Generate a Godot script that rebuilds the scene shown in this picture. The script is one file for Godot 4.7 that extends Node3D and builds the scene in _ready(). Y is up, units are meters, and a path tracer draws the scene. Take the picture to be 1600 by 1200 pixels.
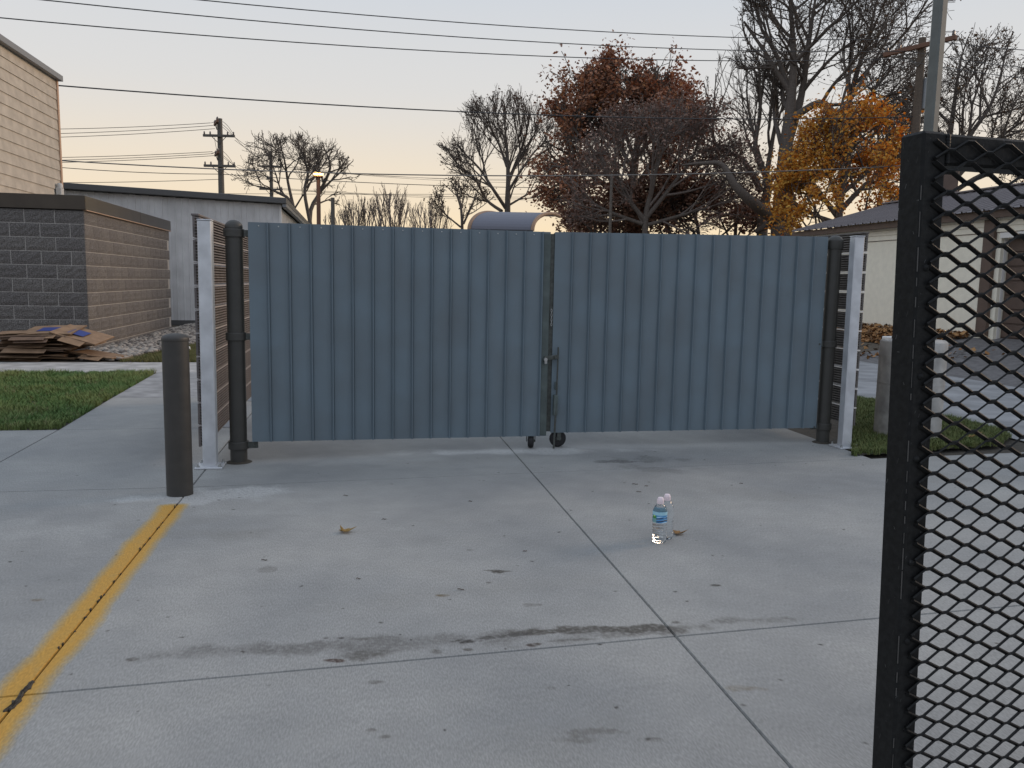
extends Node3D
# A closed double gate of ribbed blue-grey steel across a bin enclosure, seen at dusk from a concrete apron.

const EYE := 1.2
const FOCAL := 1290.0          # photo pixels, 1600 x 1200
const PITCH := 7.076
const YAW := 10.418
const ROLL := 1.065

var cam_basis: Basis
var rng := RandomNumberGenerator.new()
var taken := {}
var M := {}

# ------------------------------------------------------------------ mesh builder
class MB:
	var v := PackedVector3Array()
	var n := PackedVector3Array()
	var uv := PackedVector2Array()
	var uv2 := PackedVector2Array()
	var c := PackedColorArray()
	var col := Color.WHITE
	var use_c := false
	var use_uv := false

	func tri(a: Vector3, b: Vector3, d: Vector3) -> void:      # counter-clockwise seen from outside
		var nn := (b - a).cross(d - a).normalized()
		v.push_back(a); v.push_back(d); v.push_back(b)
		n.push_back(nn); n.push_back(nn); n.push_back(nn)
		if use_c:
			c.push_back(col); c.push_back(col); c.push_back(col)

	func quad(a: Vector3, b: Vector3, d: Vector3, e: Vector3) -> void:
		tri(a, b, d)
		tri(a, d, e)

	func tri_n(a: Vector3, b: Vector3, d: Vector3, na: Vector3, nb: Vector3, nd: Vector3) -> void:
		v.push_back(a); v.push_back(d); v.push_back(b)
		n.push_back(na); n.push_back(nd); n.push_back(nb)
		if use_c:
			c.push_back(col); c.push_back(col); c.push_back(col)

	func quad_n(a: Vector3, b: Vector3, d: Vector3, e: Vector3, na: Vector3, nb: Vector3, nd: Vector3, ne: Vector3) -> void:
		tri_n(a, b, d, na, nb, nd)
		tri_n(a, d, e, na, nd, ne)

	func box(p: Vector3, s: Vector3, t := Basis.IDENTITY) -> void:
		var x := t.x * s.x * 0.5
		var y := t.y * s.y * 0.5
		var z := t.z * s.z * 0.5
		quad(p - x - y + z, p + x - y + z, p + x + y + z, p - x + y + z)
		quad(p + x - y - z, p - x - y - z, p - x + y - z, p + x + y - z)
		quad(p + x - y + z, p + x - y - z, p + x + y - z, p + x + y + z)
		quad(p - x - y - z, p - x - y + z, p - x + y + z, p - x + y - z)
		quad(p - x + y + z, p + x + y + z, p + x + y - z, p - x + y - z)
		quad(p - x - y - z, p + x - y - z, p + x - y + z, p - x - y + z)

	func cbox(p: Vector3, s: Vector3, k: float, t := Basis.IDENTITY) -> void:   # chamfered box
		var h := s * 0.5
		var q := func(a: float, b: float, d: float) -> Vector3: return p + t * Vector3(a, b, d)
		var i := h - Vector3(k, k, k)
		for g in [-1.0, 1.0]:
			var f := [[q.call(g * h.x, -i.y, -i.z), q.call(g * h.x, i.y, -i.z), q.call(g * h.x, i.y, i.z), q.call(g * h.x, -i.y, i.z)],
				[q.call(-i.x, g * h.y, -i.z), q.call(-i.x, g * h.y, i.z), q.call(i.x, g * h.y, i.z), q.call(i.x, g * h.y, -i.z)],
				[q.call(-i.x, -i.y, g * h.z), q.call(i.x, -i.y, g * h.z), q.call(i.x, i.y, g * h.z), q.call(-i.x, i.y, g * h.z)]]
			for w in f:
				if g > 0: quad(w[0], w[1], w[2], w[3])
				else: quad(w[3], w[2], w[1], w[0])
		for g in [-1.0, 1.0]:
			for e in [-1.0, 1.0]:
				var same: bool = g * e > 0
				var a := [q.call(g * h.x, e * i.y, -i.z), q.call(g * h.x, e * i.y, i.z), q.call(g * i.x, e * h.y, i.z), q.call(g * i.x, e * h.y, -i.z)]
				if same: quad(a[3], a[2], a[1], a[0])
				else: quad(a[0], a[1], a[2], a[3])
				a = [q.call(g * h.x, -i.y, e * i.z), q.call(g * h.x, i.y, e * i.z), q.call(g * i.x, i.y, e * h.z), q.call(g * i.x, -i.y, e * h.z)]
				if same: quad(a[0], a[1], a[2], a[3])
				else: quad(a[3], a[2], a[1], a[0])
				a = [q.call(-i.x, g * h.y, e * i.z), q.call(i.x, g * h.y, e * i.z), q.call(i.x, g * i.y, e * h.z), q.call(-i.x, g * i.y, e * h.z)]
				if same: quad(a[3], a[2], a[1], a[0])
				else: quad(a[0], a[1], a[2], a[3])
				for d in [-1.0, 1.0]:
					var A: Vector3 = q.call(g * h.x, e * i.y, d * i.z)
					var B: Vector3 = q.call(g * i.x, e * h.y, d * i.z)
					var C: Vector3 = q.call(g * i.x, e * i.y, d * h.z)
					if g * e * d > 0: tri(A, B, C)
					else: tri(A, C, B)

	func tube(pts: PackedVector3Array, rad: PackedFloat32Array, sides: int, caps := false) -> void:
		var m := pts.size()
		var ref := Vector3.UP
		var d0 := (pts[1] - pts[0]).normalized()
		if absf(d0.y) > 0.9: ref = Vector3.RIGHT
		var pr: Array[PackedVector3Array] = []
		var x := d0.cross(ref).normalized()
		for i in m:
			var d := (pts[mini(i + 1, m - 1)] - pts[maxi(i - 1, 0)]).normalized()
			var y := d.cross(x).normalized()
			x = y.cross(d).normalized()
			var ring := PackedVector3Array()
			ring.resize(sides)
			for k in sides:
				var a := TAU * k / sides
				ring[k] = x * cos(a) + y * sin(a)
			pr.push_back(ring)
		for i in m - 1:
			for k in sides:
				var j := (k + 1) % sides
				var n0 := pr[i][k]; var n1 := pr[i][j]; var n2 := pr[i + 1][j]; var n3 := pr[i + 1][k]
				quad_n(pts[i] + n0 * rad[i], pts[i] + n1 * rad[i], pts[i + 1] + n2 * rad[i + 1], pts[i + 1] + n3 * rad[i + 1], n0, n1, n2, n3)
		if caps:
			for k in sides:
				var j := (k + 1) % sides
				tri(pts[0], pts[0] + pr[0][j] * rad[0], pts[0] + pr[0][k] * rad[0])
				tri(pts[m - 1], pts[m - 1] + pr[m - 1][k] * rad[m - 1], pts[m - 1] + pr[m - 1][j] * rad[m - 1])

	func rod(a: Vector3, b: Vector3, r: float, sides := 12, caps := true) -> void:
		tube(PackedVector3Array([a, b]), PackedFloat32Array([r, r]), sides, caps)

	func lathe(prof: Array, seg: int, at := Vector3.ZERO, sharp := false) -> void:   # prof: Vector2(radius, height), bottom to top
		var m := prof.size()
		var nr: Array[Vector2] = []
		for i in m:
			var t: Vector2 = prof[mini(i + 1, m - 1)] - prof[maxi(i - 1, 0)]
			nr.push_back(Vector2(t.y, -t.x).normalized())
		for i in m - 1:
			var p0: Vector2 = prof[i]; var p1: Vector2 = prof[i + 1]
			var q0 := nr[i]; var q1 := nr[i + 1]
			if sharp:
				var t := p1 - p0
				q0 = Vector2(t.y, -t.x).normalized(); q1 = q0
			for k in seg:
				var a := TAU * k / seg; var b := TAU * (k + 1) / seg
				var ca := Vector3(cos(a), 0, -sin(a)); var cb := Vector3(cos(b), 0, -sin(b))
				quad_n(at + ca * p0.x + Vector3.UP * p0.y, at + cb * p0.x + Vector3.UP * p0.y, at + cb * p1.x + Vector3.UP * p1.y, at + ca * p1.x + Vector3.UP * p1.y,
					ca * q0.x + Vector3.UP * q0.y, cb * q0.x + Vector3.UP * q0.y, cb * q1.x + Vector3.UP * q1.y, ca * q1.x + Vector3.UP * q1.y)
				if use_uv:
					var u0 := float(k) / seg; var u1 := float(k + 1) / seg
					var w0 := 1.0 - float(i) / (m - 1); var w1 := 1.0 - float(i + 1) / (m - 1)
					for w in [Vector2(u0, w0), Vector2(u1, w1), Vector2(u1, w0), Vector2(u0, w0), Vector2(u0, w1), Vector2(u1, w1)]:
						uv.push_back(w)

	func poly(pts: PackedVector2Array, y: float) -> void:        # flat sheet, points are (x, z)
		var ix := Geometry2D.triangulate_polygon(pts)
		for k in range(0, ix.size(), 3):
			var a := Vector3(pts[ix[k]].x, y, pts[ix[k]].y); var b := Vector3(pts[ix[k + 1]].x, y, pts[ix[k + 1]].y); var d := Vector3(pts[ix[k + 2]].x, y, pts[ix[k + 2]].y)
			if (b - a).cross(d - a).y < 0: tri(a, d, b)
			else: tri(a, b, d)

	func mesh() -> ArrayMesh:
		var arr := []
		arr.resize(Mesh.ARRAY_MAX)
		arr[Mesh.ARRAY_VERTEX] = v
		arr[Mesh.ARRAY_NORMAL] = n
		if uv.size() == v.size(): arr[Mesh.ARRAY_TEX_UV] = uv
		if uv2.size() == v.size(): arr[Mesh.ARRAY_TEX_UV2] = uv2
		if c.size() == v.size(): arr[Mesh.ARRAY_COLOR] = c
		var am := ArrayMesh.new()
		am.add_surface_from_arrays(Mesh.PRIMITIVE_TRIANGLES, arr)
		return am

# ------------------------------------------------------------------ scene helpers
func numbered(called: String) -> String:
	var k: int = taken.get(called, 0)
	taken[called] = k + 1
	return called if k == 0 else "%s_%03d" % [called, k]

func metas(o: Node, label: String, category: String, group := "", kind := "") -> void:
	if label: o.set_meta("label", label)
	if category: o.set_meta("category", category)
	if group: o.set_meta("group", group)
	if kind: o.set_meta("kind", kind)

func thing(called: String, label: String, category: String, pos := Vector3.ZERO, turn := 0.0, group := "") -> Node3D:
	var o := Node3D.new()
	o.name = numbered(called)
	add_child(o)
	o.position = pos
	o.rotation.y = turn
	metas(o, label, category, group)
	return o

func part(parent: Node, called: String, mesh: Mesh, m: Material, pos := Vector3.ZERO, t := Basis.IDENTITY) -> MeshInstance3D:
	var o := MeshInstance3D.new()
	o.name = called if parent != self else numbered(called)
	o.mesh = mesh
	o.material_override = m
	o.transform = Transform3D(t, pos)
	parent.add_child(o, true)
	return o

func single(called: String, mesh: Mesh, m: Material, label: String, category: String, group := "", pos := Vector3.ZERO) -> MeshInstance3D:
	var o := part(self, called, mesh, m, pos)
	metas(o, label, category, group)
	return o

func structure(called: String, mesh: Mesh, m: Material) -> MeshInstance3D:
	var o := part(self, called, mesh, m)
	o.set_meta("kind", "structure")
	return o

func copy(o: Node3D, called: String, label: String, pos: Vector3, turn := 0.0) -> Node3D:
	var r: Node3D = o.duplicate()
	r.name = numbered(called)
	add_child(r)
	r.position = pos
	r.rotation.y = turn
	if label: r.set_meta("label", label)
	return r

func ray(px: float, py: float) -> Vector3:       # forward depth of one metre
	return cam_basis * Vector3((px - 800.0) / FOCAL, -(py - 600.0) / FOCAL, -1.0)

func at(px: float, py: float, d: float) -> Vector3:
	return Vector3(0, EYE, 0) + ray(px, py) * d

func ground(px: float, py: float) -> Vector3:
	var r := ray(px, py)
	return Vector3(0, EYE, 0) + r * (-EYE / r.y)

func foot(px: float, d: float) -> Vector3:       # where something that far stands on the ground
	var p := at(px, 440, d)
	return Vector3(p.x, 0, p.z)

# ------------------------------------------------------------------ textures and materials
func lin(r: float, g: float, b: float) -> Color:
	return Color(r, g, b).linear_to_srgb()

func noise(sd: int, freq: float, oct := 4, kind := FastNoiseLite.TYPE_SIMPLEX_SMOOTH) -> FastNoiseLite:
	var f := FastNoiseLite.new()
	f.seed = sd
	f.frequency = freq
	f.noise_type = kind
	f.fractal_octaves = oct
	return f

func speckle(sd: int, size: int, freq: float, lo: float, hi: float, tint := Color.WHITE, tint2 := Color.WHITE, oct := 4) -> ImageTexture:
	var im := noise(sd, freq, oct).get_seamless_image(size, size)
	im.convert(Image.FORMAT_L8)
	var d := im.get_data()
	var o := PackedByteArray()
	o.resize(size * size * 3)
	for i in d.size():
		var t := d[i] / 255.0
		var k := lerpf(lo, hi, t) * 255.0
		var cc := tint.lerp(tint2, t)
		o[i * 3] = clampi(int(k * cc.r), 0, 255)
		o[i * 3 + 1] = clampi(int(k * cc.g), 0, 255)
		o[i * 3 + 2] = clampi(int(k * cc.b), 0, 255)
	var r := Image.create_from_data(size, size, false, Image.FORMAT_RGB8, o)
	r.generate_mipmaps()
	return ImageTexture.create_from_image(r)

func relief(sd: int, size: int, freq: float, oct := 4) -> ImageTexture:
	var im := noise(sd, freq, oct).get_seamless_image(size, size)
	im.convert(Image.FORMAT_L8)
	return ImageTexture.create_from_image(im)

func mat(r: float, g: float, b: float, rough := 0.8, metal := 0.0) -> StandardMaterial3D:
	var m := StandardMaterial3D.new()
	m.albedo_color = lin(r, g, b)
	m.roughness = rough
	m.metallic = metal
	return m

func worn(m: StandardMaterial3D, tex: Texture2D, scale: float, bump: Texture2D = null, depth := 0.1) -> StandardMaterial3D:
	m.albedo_texture = tex
	m.uv1_triplanar = true
	m.uv1_world_triplanar = true
	m.uv1_scale = Vector3.ONE * scale
	if bump:
		m.heightmap_enabled = true
		m.heightmap_texture = bump
		m.heightmap_scale = depth
	return m

func vcol(rough := 0.8) -> StandardMaterial3D:
	var m := StandardMaterial3D.new()
	m.vertex_color_use_as_albedo = true
	m.roughness = rough
	return m

func leaf_mat(bl: Color) -> StandardMaterial3D:
	var m := vcol(0.7)
	m.backlight_enabled = true
	m.backlight = bl
	m.cull_mode = BaseMaterial3D.CULL_DISABLED
	return m

func materials() -> void:
	var s_fine := speckle(1, 256, 0.05, 0.72, 1.0)
	var s_mid := speckle(2, 256, 0.018, 0.75, 1.0)
	var s_soft := speckle(3, 256, 0.012, 0.86, 1.0)
	var b_fine := relief(5, 256, 0.06)
	var b_mid := relief(6, 256, 0.02)
	M.concrete_plain = worn(mat(0.37, 0.37, 0.365, 0.9), s_mid, 0.8, b_fine, 0.12)
	M.sidewalk = worn(mat(0.52, 0.505, 0.475, 0.9), s_mid, 0.7, b_fine, 0.12)
	M.road = worn(mat(0.36, 0.36, 0.36, 0.9), s_mid, 0.35, b_fine, 0.15)
	M.asphalt = worn(mat(0.20, 0.19, 0.185, 0.95), s_fine, 0.6, b_fine, 0.3)
	M.dirt = worn(mat(0.13, 0.105, 0.075, 1.0), s_fine, 0.8, b_mid, 1.0)
	M.soil = worn(mat(0.07, 0.06, 0.045, 1.0), s_fine, 1.5, b_mid, 0.6)
	M.field = worn(mat(0.10, 0.10, 0.05, 1.0), s_fine, 0.3, b_mid, 2.0)
	M.gate = worn(mat(0.148, 0.190, 0.225, 0.36), speckle(11, 512, 0.006, 0.90, 1.0, Color(1, 0.99, 0.97), Color(0.97, 1.0, 1.0)), 0.6, relief(12, 256, 0.012, 2), 0.05)
	M.gate_frame = worn(mat(0.10, 0.13, 0.125, 0.55), s_mid, 1.5)
	M.post = worn(mat(0.048, 0.047, 0.041, 0.5), s_soft, 2.0, b_mid, 0.05)
	M.bollard = worn(mat(0.046, 0.043, 0.038, 0.55), s_soft, 2.5, b_mid, 0.08)
	M.silver = worn(mat(0.66, 0.68, 0.70, 0.42, 0.35), speckle(14, 256, 0.02, 0.86, 1.0), 1.2)
	M.strip = mat(0.70, 0.67, 0.63, 0.5, 0.2)
	M.strip_brown = mat(0.33, 0.30, 0.285, 0.6)
	M.slat = worn(mat(0.185, 0.162, 0.152, 0.75), s_mid, 2.0)
	M.slat_grey = worn(mat(0.16, 0.145, 0.13, 0.75), s_mid, 2.0)
	M.steel = mat(0.42, 0.43, 0.42, 0.4, 0.7)
	M.steel_dark = worn(mat(0.10, 0.11, 0.10, 0.5, 0.3), s_mid, 6.0)
	M.worn_metal = mat(0.085, 0.082, 0.078, 0.6, 0.3)
	M.rubber = mat(0.012, 0.012, 0.013, 0.7)
	M.block = worn(mat(0.285, 0.262, 0.245, 0.95), speckle(15, 512, 0.05, 0.45, 1.0), 1.6, relief(16, 512, 0.06, 5), 1.2)
	M.block_b = worn(mat(0.31, 0.285, 0.262, 0.95), speckle(17, 512, 0.05, 0.45, 1.0), 1.5, relief(16, 512, 0.06, 5), 1.2)
	M.mortar = worn(mat(0.52, 0.49, 0.45, 0.95), s_fine, 3.0)
	M.cap = worn(mat(0.075, 0.062, 0.048, 0.32, 0.6), s_soft, 0.5, relief(18, 128, 0.01, 2), 0.06)
	M.siding = worn(mat(0.50, 0.455, 0.385, 0.75), s_soft, 1.0, b_fine, 0.05)
	M.fascia = mat(0.20, 0.21, 0.22, 0.45, 0.3)
	M.trim_tan = mat(0.50, 0.33, 0.22, 0.6)
	M.metal_wall = worn(mat(0.70, 0.685, 0.665, 0.6), s_soft, 0.4)
	M.roof_dark = mat(0.09, 0.088, 0.085, 0.5)
	M.meter = mat(0.5, 0.5, 0.48, 0.5)
	M.cream = worn(mat(0.87, 0.82, 0.67, 0.75), speckle(31, 256, 0.03, 0.95, 1.0), 0.7)
	M.brown = worn(mat(0.115, 0.075, 0.055, 0.6), s_soft, 1.0)
	M.roof = worn(mat(0.17, 0.15, 0.15, 0.45, 0.2), s_soft, 0.5)
	M.white_trim = mat(0.7, 0.68, 0.64, 0.6)
	M.black = worn(mat(0.017, 0.018, 0.018, 0.55), speckle(21, 512, 0.03, 0.55, 1.0), 4.0, relief(22, 512, 0.03, 5), 0.05)
	var pim := noise(21, 0.03, 4).get_seamless_image(512, 512)
	pim.convert(Image.FORMAT_RGB8)
	for y in 512:
		for x in 512:
			var k := 0.10 + 0.06 * pim.get_pixel(x, y).r
			pim.set_pixel(x, y, Color(k, k * 1.02, k * 1.02))
	for q in 90:
		var sx := rng.randi_range(0, 500); var sy := rng.randi_range(0, 480)
		var g0 := rng.randf_range(0.22, 0.6)
		var ln := rng.randi_range(1, 4) if q % 3 else rng.randi_range(6, 26)
		var dx := rng.randf_range(-0.5, 0.5)
		for i in ln:
			var px := clampi(int(sx + i * dx), 0, 511)
			pim.set_pixel(px, mini(511, sy + i), Color(g0, g0, g0))
			if q % 5 == 0: pim.set_pixel(mini(511, px + 1), mini(511, sy + i), Color(g0, g0, g0))
	M.black.albedo_color = Color.WHITE
	M.black.metallic_specular = 0.25
	M.black.albedo_texture = ImageTexture.create_from_image(pim)
	M.light_pole = worn(mat(0.13, 0.14, 0.13, 0.45, 0.2), s_soft, 2.0)
	M.base = worn(mat(0.50, 0.49, 0.46, 0.92), s_mid, 1.3, b_fine, 0.15)
	M.pole_wood = worn(mat(0.15, 0.115, 0.085, 0.9), s_fine, 1.0)
	M.pole_grey = worn(mat(0.16, 0.145, 0.125, 0.9), s_fine, 1.0)
	M.arm_red = mat(0.16, 0.085, 0.055, 0.85)
	M.wire = mat(0.03, 0.03, 0.032, 0.6)
	M.wire_pale = mat(0.16, 0.145, 0.13, 0.6)
	M.ceramic = mat(0.12, 0.10, 0.09, 0.3)
	M.transformer = mat(0.33, 0.35, 0.36, 0.5)
	M.canopy = mat(0.14, 0.145, 0.175, 0.55, 0.0)
	M.canopy_rim = mat(0.30, 0.19, 0.12, 0.6)
	M.canopy_dark = mat(0.03, 0.03, 0.035, 0.6)
	M.bark = worn(mat(0.15, 0.124, 0.103, 0.95), s_fine, 1.0, b_mid, 1.5)
	M.bark_pale = worn(mat(0.17, 0.145, 0.12, 0.95), s_fine, 1.0)
	M.twig = worn(mat(0.21, 0.17, 0.145, 0.95), s_fine, 1.0)
	M.oak_leaf = leaf_mat(Color(0.5, 0.25, 0.16))
	M.gold_leaf = leaf_mat(Color(0.9, 0.55, 0.15))
	M.cardboard = worn(mat(0.34, 0.215, 0.125, 0.9), s_mid, 1.2)
	M.cardboard_dark = worn(mat(0.20, 0.125, 0.08, 0.9), s_mid, 1.2)
	M.print_blue = mat(0.03, 0.05, 0.20, 0.7)
	M.paper = mat(0.72, 0.72, 0.70, 0.9)
	M.blue_tarp = mat(0.05, 0.2, 0.5, 0.6)
	M.grass = vcol(0.85)
	M.stone = vcol(0.9)
	M.cap_pink = mat(0.78, 0.66, 0.68, 0.5)
	var g := mat(0.90, 0.93, 0.95, 0.03)
	g.albedo_color.a = 0.02
	g.refraction_enabled = true
	g.refraction_scale = 0.033
	M.water = g
	var shell := mat(0.96, 0.98, 1.0, 0.06)
	shell.transparency = BaseMaterial3D.TRANSPARENCY_ALPHA
	shell.albedo_color.a = 0.10
	M.plastic = shell
	M.lamp = mat(1, 0.8, 0.5, 0.5)
	M.lamp.emission_enabled = true
	M.lamp.emission = Color(1.0, 0.80, 0.50)
	M.lamp.emission_energy_multiplier = 4.0

# ------------------------------------------------------------------ the setting
func set_camera_and_light() -> void:
	var cam := Camera3D.new()
	cam.name = "camera"
	cam_basis = Basis.from_euler(Vector3(deg_to_rad(-PITCH), deg_to_rad(-YAW), deg_to_rad(ROLL)))
	cam.fov = rad_to_deg(2.0 * atan(600.0 / FOCAL))
	cam.near = 0.05
	cam.far = 1200.0
	add_child(cam)
	cam.transform = Transform3D(cam_basis, Vector3(0, EYE, 0))
	cam.current = true

	var env := Environment.new()
	env.tonemap_mode = Environment.TONE_MAPPER_LINEAR
	env.tonemap_exposure = 1.28
	env.background_mode = Environment.BG_SKY
	env.sdfgi_enabled = true
	env.ssao_enabled = true
	env.ssil_enabled = true
	var w := 512
	var h := 256
	var im := Image.create(w, h, false, Image.FORMAT_RGBF)
	var sun_az := deg_to_rad(22.0)
	for y in h:
		var el := (0.5 - (y + 0.5) / h) * PI
		var e := rad_to_deg(el)
		for x in w:
			var az := (x + 0.5) / w * TAU
			var k := 0.5 + 0.5 * cos(az - sun_az)          # 1 towards the sunset, 0 away from it
			var horizon := Vector3(0.50, 0.48, 0.50).lerp(Vector3(0.82, 0.63, 0.36), smoothstep(0.2, 0.95, k))
			var low := Vector3(0.52, 0.52, 0.57).lerp(Vector3(0.72, 0.605, 0.45), smoothstep(0.1, 0.95, k))
			var middle := Vector3(0.53, 0.57, 0.66).lerp(Vector3(0.575, 0.565, 0.55), smoothstep(0.05, 0.95, k))
			var high := Vector3(0.53, 0.59, 0.70).lerp(Vector3(0.43, 0.495, 0.585), k)
			var zenith := Vector3(0.54, 0.61, 0.74)
			var c := horizon.lerp(low, smoothstep(0.0, 6.0, e))
			c = c.lerp(middle, smoothstep(4.0, 13.0, e))
			c = c.lerp(high, smoothstep(10.0, 26.0, e))
			c = c.lerp(zenith, smoothstep(24.0, 80.0, e))
			if e < 0.0: c = horizon.lerp(Vector3(0.10, 0.10, 0.10), smoothstep(0.0, -6.0, e))
			im.set_pixel(x, y, Color(c.x, c.y, c.z))
	var sm := PanoramaSkyMaterial.new()
	sm.panorama = ImageTexture.create_from_image(im)
	var sky := Sky.new()
	sky.sky_material = sm
	env.sky = sky
	var we := WorldEnvironment.new()
	we.name = "environment"
	we.environment = env
	add_child(we)

	# afterglow low on the right, beyond the trees
	var sun := DirectionalLight3D.new()
	sun.name = "sun"
	sun.light_energy = 0.42
	sun.light_color = Color(1.0, 0.87, 0.74)
	sun.light_angular_distance = 18.0
	sun.shadow_enabled = true
	add_child(sun)
	var az := deg_to_rad(74.0)
	var el := deg_to_rad(17.0)
	var to := Vector3(sin(az) * cos(el), sin(el), -cos(az) * cos(el))
	sun.look_at_from_position(to * 50.0, Vector3.ZERO, Vector3.UP)

# world window of the painted apron map
const MAP_X0 := -3.0
const MAP_Z0 := -8.6
const MAP_SIZE := 8.6
const MAP_N := 1536
var map_data: PackedByteArray
var edge_noise: FastNoiseLite

func blot(x: float, z: float, rx: float, rz: float, turn: float, color: Vector3, strength: float, rough := 0.5, soft := 0.25, freq := 1.0) -> void:
	var k := MAP_N / MAP_SIZE
	var big := maxf(rx, rz) * (1.0 + rough) * 1.3
	var ca := cos(turn); var sa := sin(turn)
	for j in range(maxi(0, int((z - big - MAP_Z0) * k)), mini(MAP_N - 1, int((z + big - MAP_Z0) * k))):
		var wz := MAP_Z0 + j / k
		for i in range(maxi(0, int((x - big - MAP_X0) * k)), mini(MAP_N - 1, int((x + big - MAP_X0) * k))):
			var wx := MAP_X0 + i / k
			var lx := ((wx - x) * ca + (wz - z) * sa) / rx
			var lz := (-(wx - x) * sa + (wz - z) * ca) / rz
			var r := sqrt(lx * lx + lz * lz)
			if r > 1.0 + rough: continue
			r += edge_noise.get_noise_2d(wx * 100.0 * freq, wz * 100.0 * freq) * rough
			var a := clampf((1.0 - r) / soft, 0.0, 1.0) * strength
			if a <= 0.0: continue
			a *= clampf(0.75 + edge_noise.get_noise_2d(wx * 900.0 + 50.0, wz * 900.0) * 0.9, 0.0, 1.0)
			var q := (j * MAP_N + i) * 3
			map_data[q] = int(lerpf(map_data[q], color.x, a))
			map_data[q + 1] = int(lerpf(map_data[q + 1], color.y, a))
			map_data[q + 2] = int(lerpf(map_data[q + 2], color.z, a))

func apron_texture() -> ImageTexture:
	edge_noise = noise(40, 0.05, 4)
	var a := noise(41, 0.0045, 5).get_image(MAP_N, MAP_N)
	a.convert(Image.FORMAT_L8)
	var b := noise(42, 0.03, 3).get_image(MAP_N, MAP_N)
	b.convert(Image.FORMAT_L8)
	var da := a.get_data()
	var db := b.get_data()
	map_data = PackedByteArray()
	map_data.resize(MAP_N * MAP_N * 3)
	for i in da.size():
		var t: float = (da[i] - 128) * 0.14 + (db[i] - 128) * 0.045
		var base := 200.0 + t
		var q := i * 3
		map_data[q] = int(base)
		map_data[q + 1] = int(base + 0.5 - (da[i] - 128) * 0.012)
		map_data[q + 2] = int(base - (da[i] - 128) * 0.03)
	# pale dust and mortar film
	var pale := Vector3(228, 229, 228)
	blot(1.15, -5.66, 0.95, 0.13, 0.04, Vector3(246, 247, 248), 1.0, 0.7, 0.6, 0.5)
	blot(0.2, -5.45, 0.7, 0.10, -0.1, pale, 0.6, 0.8, 0.7, 0.5)
	blot(1.0, -5.35, 0.6, 0.12, -0.2, pale, 0.3, 0.8, 0.7, 0.5)
	blot(-0.80, -4.66, 0.55, 0.17, -0.10, Vector3(246, 247, 248), 0.95, 0.9, 0.5, 0.6)
	blot(-0.45, -4.55, 0.42, 0.09, 0.2, pale, 0.45, 1.0, 0.6, 0.6)
	blot(-0.55, -4.30, 0.4, 0.06, 0.12, pale, 0.4, 1.0, 0.6, 0.8)
	blot(-1.42, -4.05, 0.28, 0.22, 0.4, pale, 0.5, 1.0, 0.7, 0.6)
	blot(-1.75, -4.2, 0.25, 0.12, 0.1, pale, 0.4, 1.0, 0.7, 0.8)
	blot(-1.2, -4.4, 0.15, 0.12, 0.1, pale, 0.35, 1.0, 0.7, 0.8)
	blot(-1.0, -5.2, 0.2, 0.10, 0.6, pale, 0.3, 1.0, 0.7, 0.8)
	for s in [[625, 826, 0.05, 0.04, 0.5], [577, 894, 0.06, 0.03, 0.35], [630, 856, 0.045, 0.02, 0.6], [585, 800, 0.05, 0.02, 0.5], [500, 945, 0.03, 0.02, 0.4], [540, 1080, 0.03, 0.02, 0.4], [740, 995, 0.25, 0.15, 0.12], [1270, 740, 0.3, 0.06, 0.25], [1150, 800, 0.3, 0.1, 0.14]]:
		var g := ground(s[0], s[1])
		blot(g.x, g.z, s[2], s[3], 0.3, pale, s[4], 0.9, 0.7, 1.2)
	# oil, tyre and water marks
	var dark := Vector3(112, 108, 102)
	var black := Vector3(74, 71, 68)
	blot(1.72, -5.28, 0.20, 0.055, 0.1, Vector3(105, 104, 103), 0.7, 1.0, 0.5, 1.2)
	blot(1.95, -5.33, 0.26, 0.10, 0.2, Vector3(120, 120, 119), 0.45, 1.1, 0.7, 1.0)
	blot(1.85, -5.05, 0.35, 0.10, 0.2, Vector3(135, 134, 132), 0.4, 1.1, 0.7, 1.0)
	blot(0.82, -2.66, 0.30, 0.034, 0.08, dark, 0.95, 0.8, 0.30, 1.4)
	blot(0.98, -2.63, 0.26, 0.05, 0.05, dark, 0.7, 0.7, 0.6, 1.4)
	blot(0.62, -2.66, 0.16, 0.02, -0.02, dark, 0.95, 0.8, 0.4, 1.6)
	blot(0.45, -2.645, 0.14, 0.014, -0.10, black, 0.9, 0.8, 0.4, 2.0)
	blot(0.35, -2.62, 0.04, 0.013, -0.2, Vector3(42, 38, 34), 1.0, 0.8, 0.4, 2.0)
	blot(0.56, -2.57, 0.045, 0.014, -0.1, Vector3(85, 74, 66), 0.9, 0.8, 0.4, 2.0)
	blot(0.70, -2.585, 0.12, 0.012, 0.02, dark, 0.6, 0.8, 0.5, 2.0)
	blot(0.02, -2.565, 0.13, 0.035, 0.0, dark, 0.75, 1.0, 0.6, 1.2)
	blot(-0.09, -2.545, 0.035, 0.010, 0.2, Vector3(80, 58, 48), 0.95, 0.8, 0.4, 2.0)
	blot(0.02, -2.69, 0.06, 0.016, 0.0, dark, 0.6, 1.0, 0.5, 2.0)
	blot(0.1, -2.64, 0.6, 0.07, 0.03, Vector3(130, 128, 125), 0.55, 0.9, 0.6, 1.0)
	blot(-0.3, -2.66, 0.45, 0.06, 0.03, Vector3(140, 138, 136), 0.5, 0.9, 0.6, 1.0)
	blot(1.35, -2.66, 0.25, 0.03, 0.04, Vector3(128, 126, 122), 0.55, 0.9, 0.6, 1.2)
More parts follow.
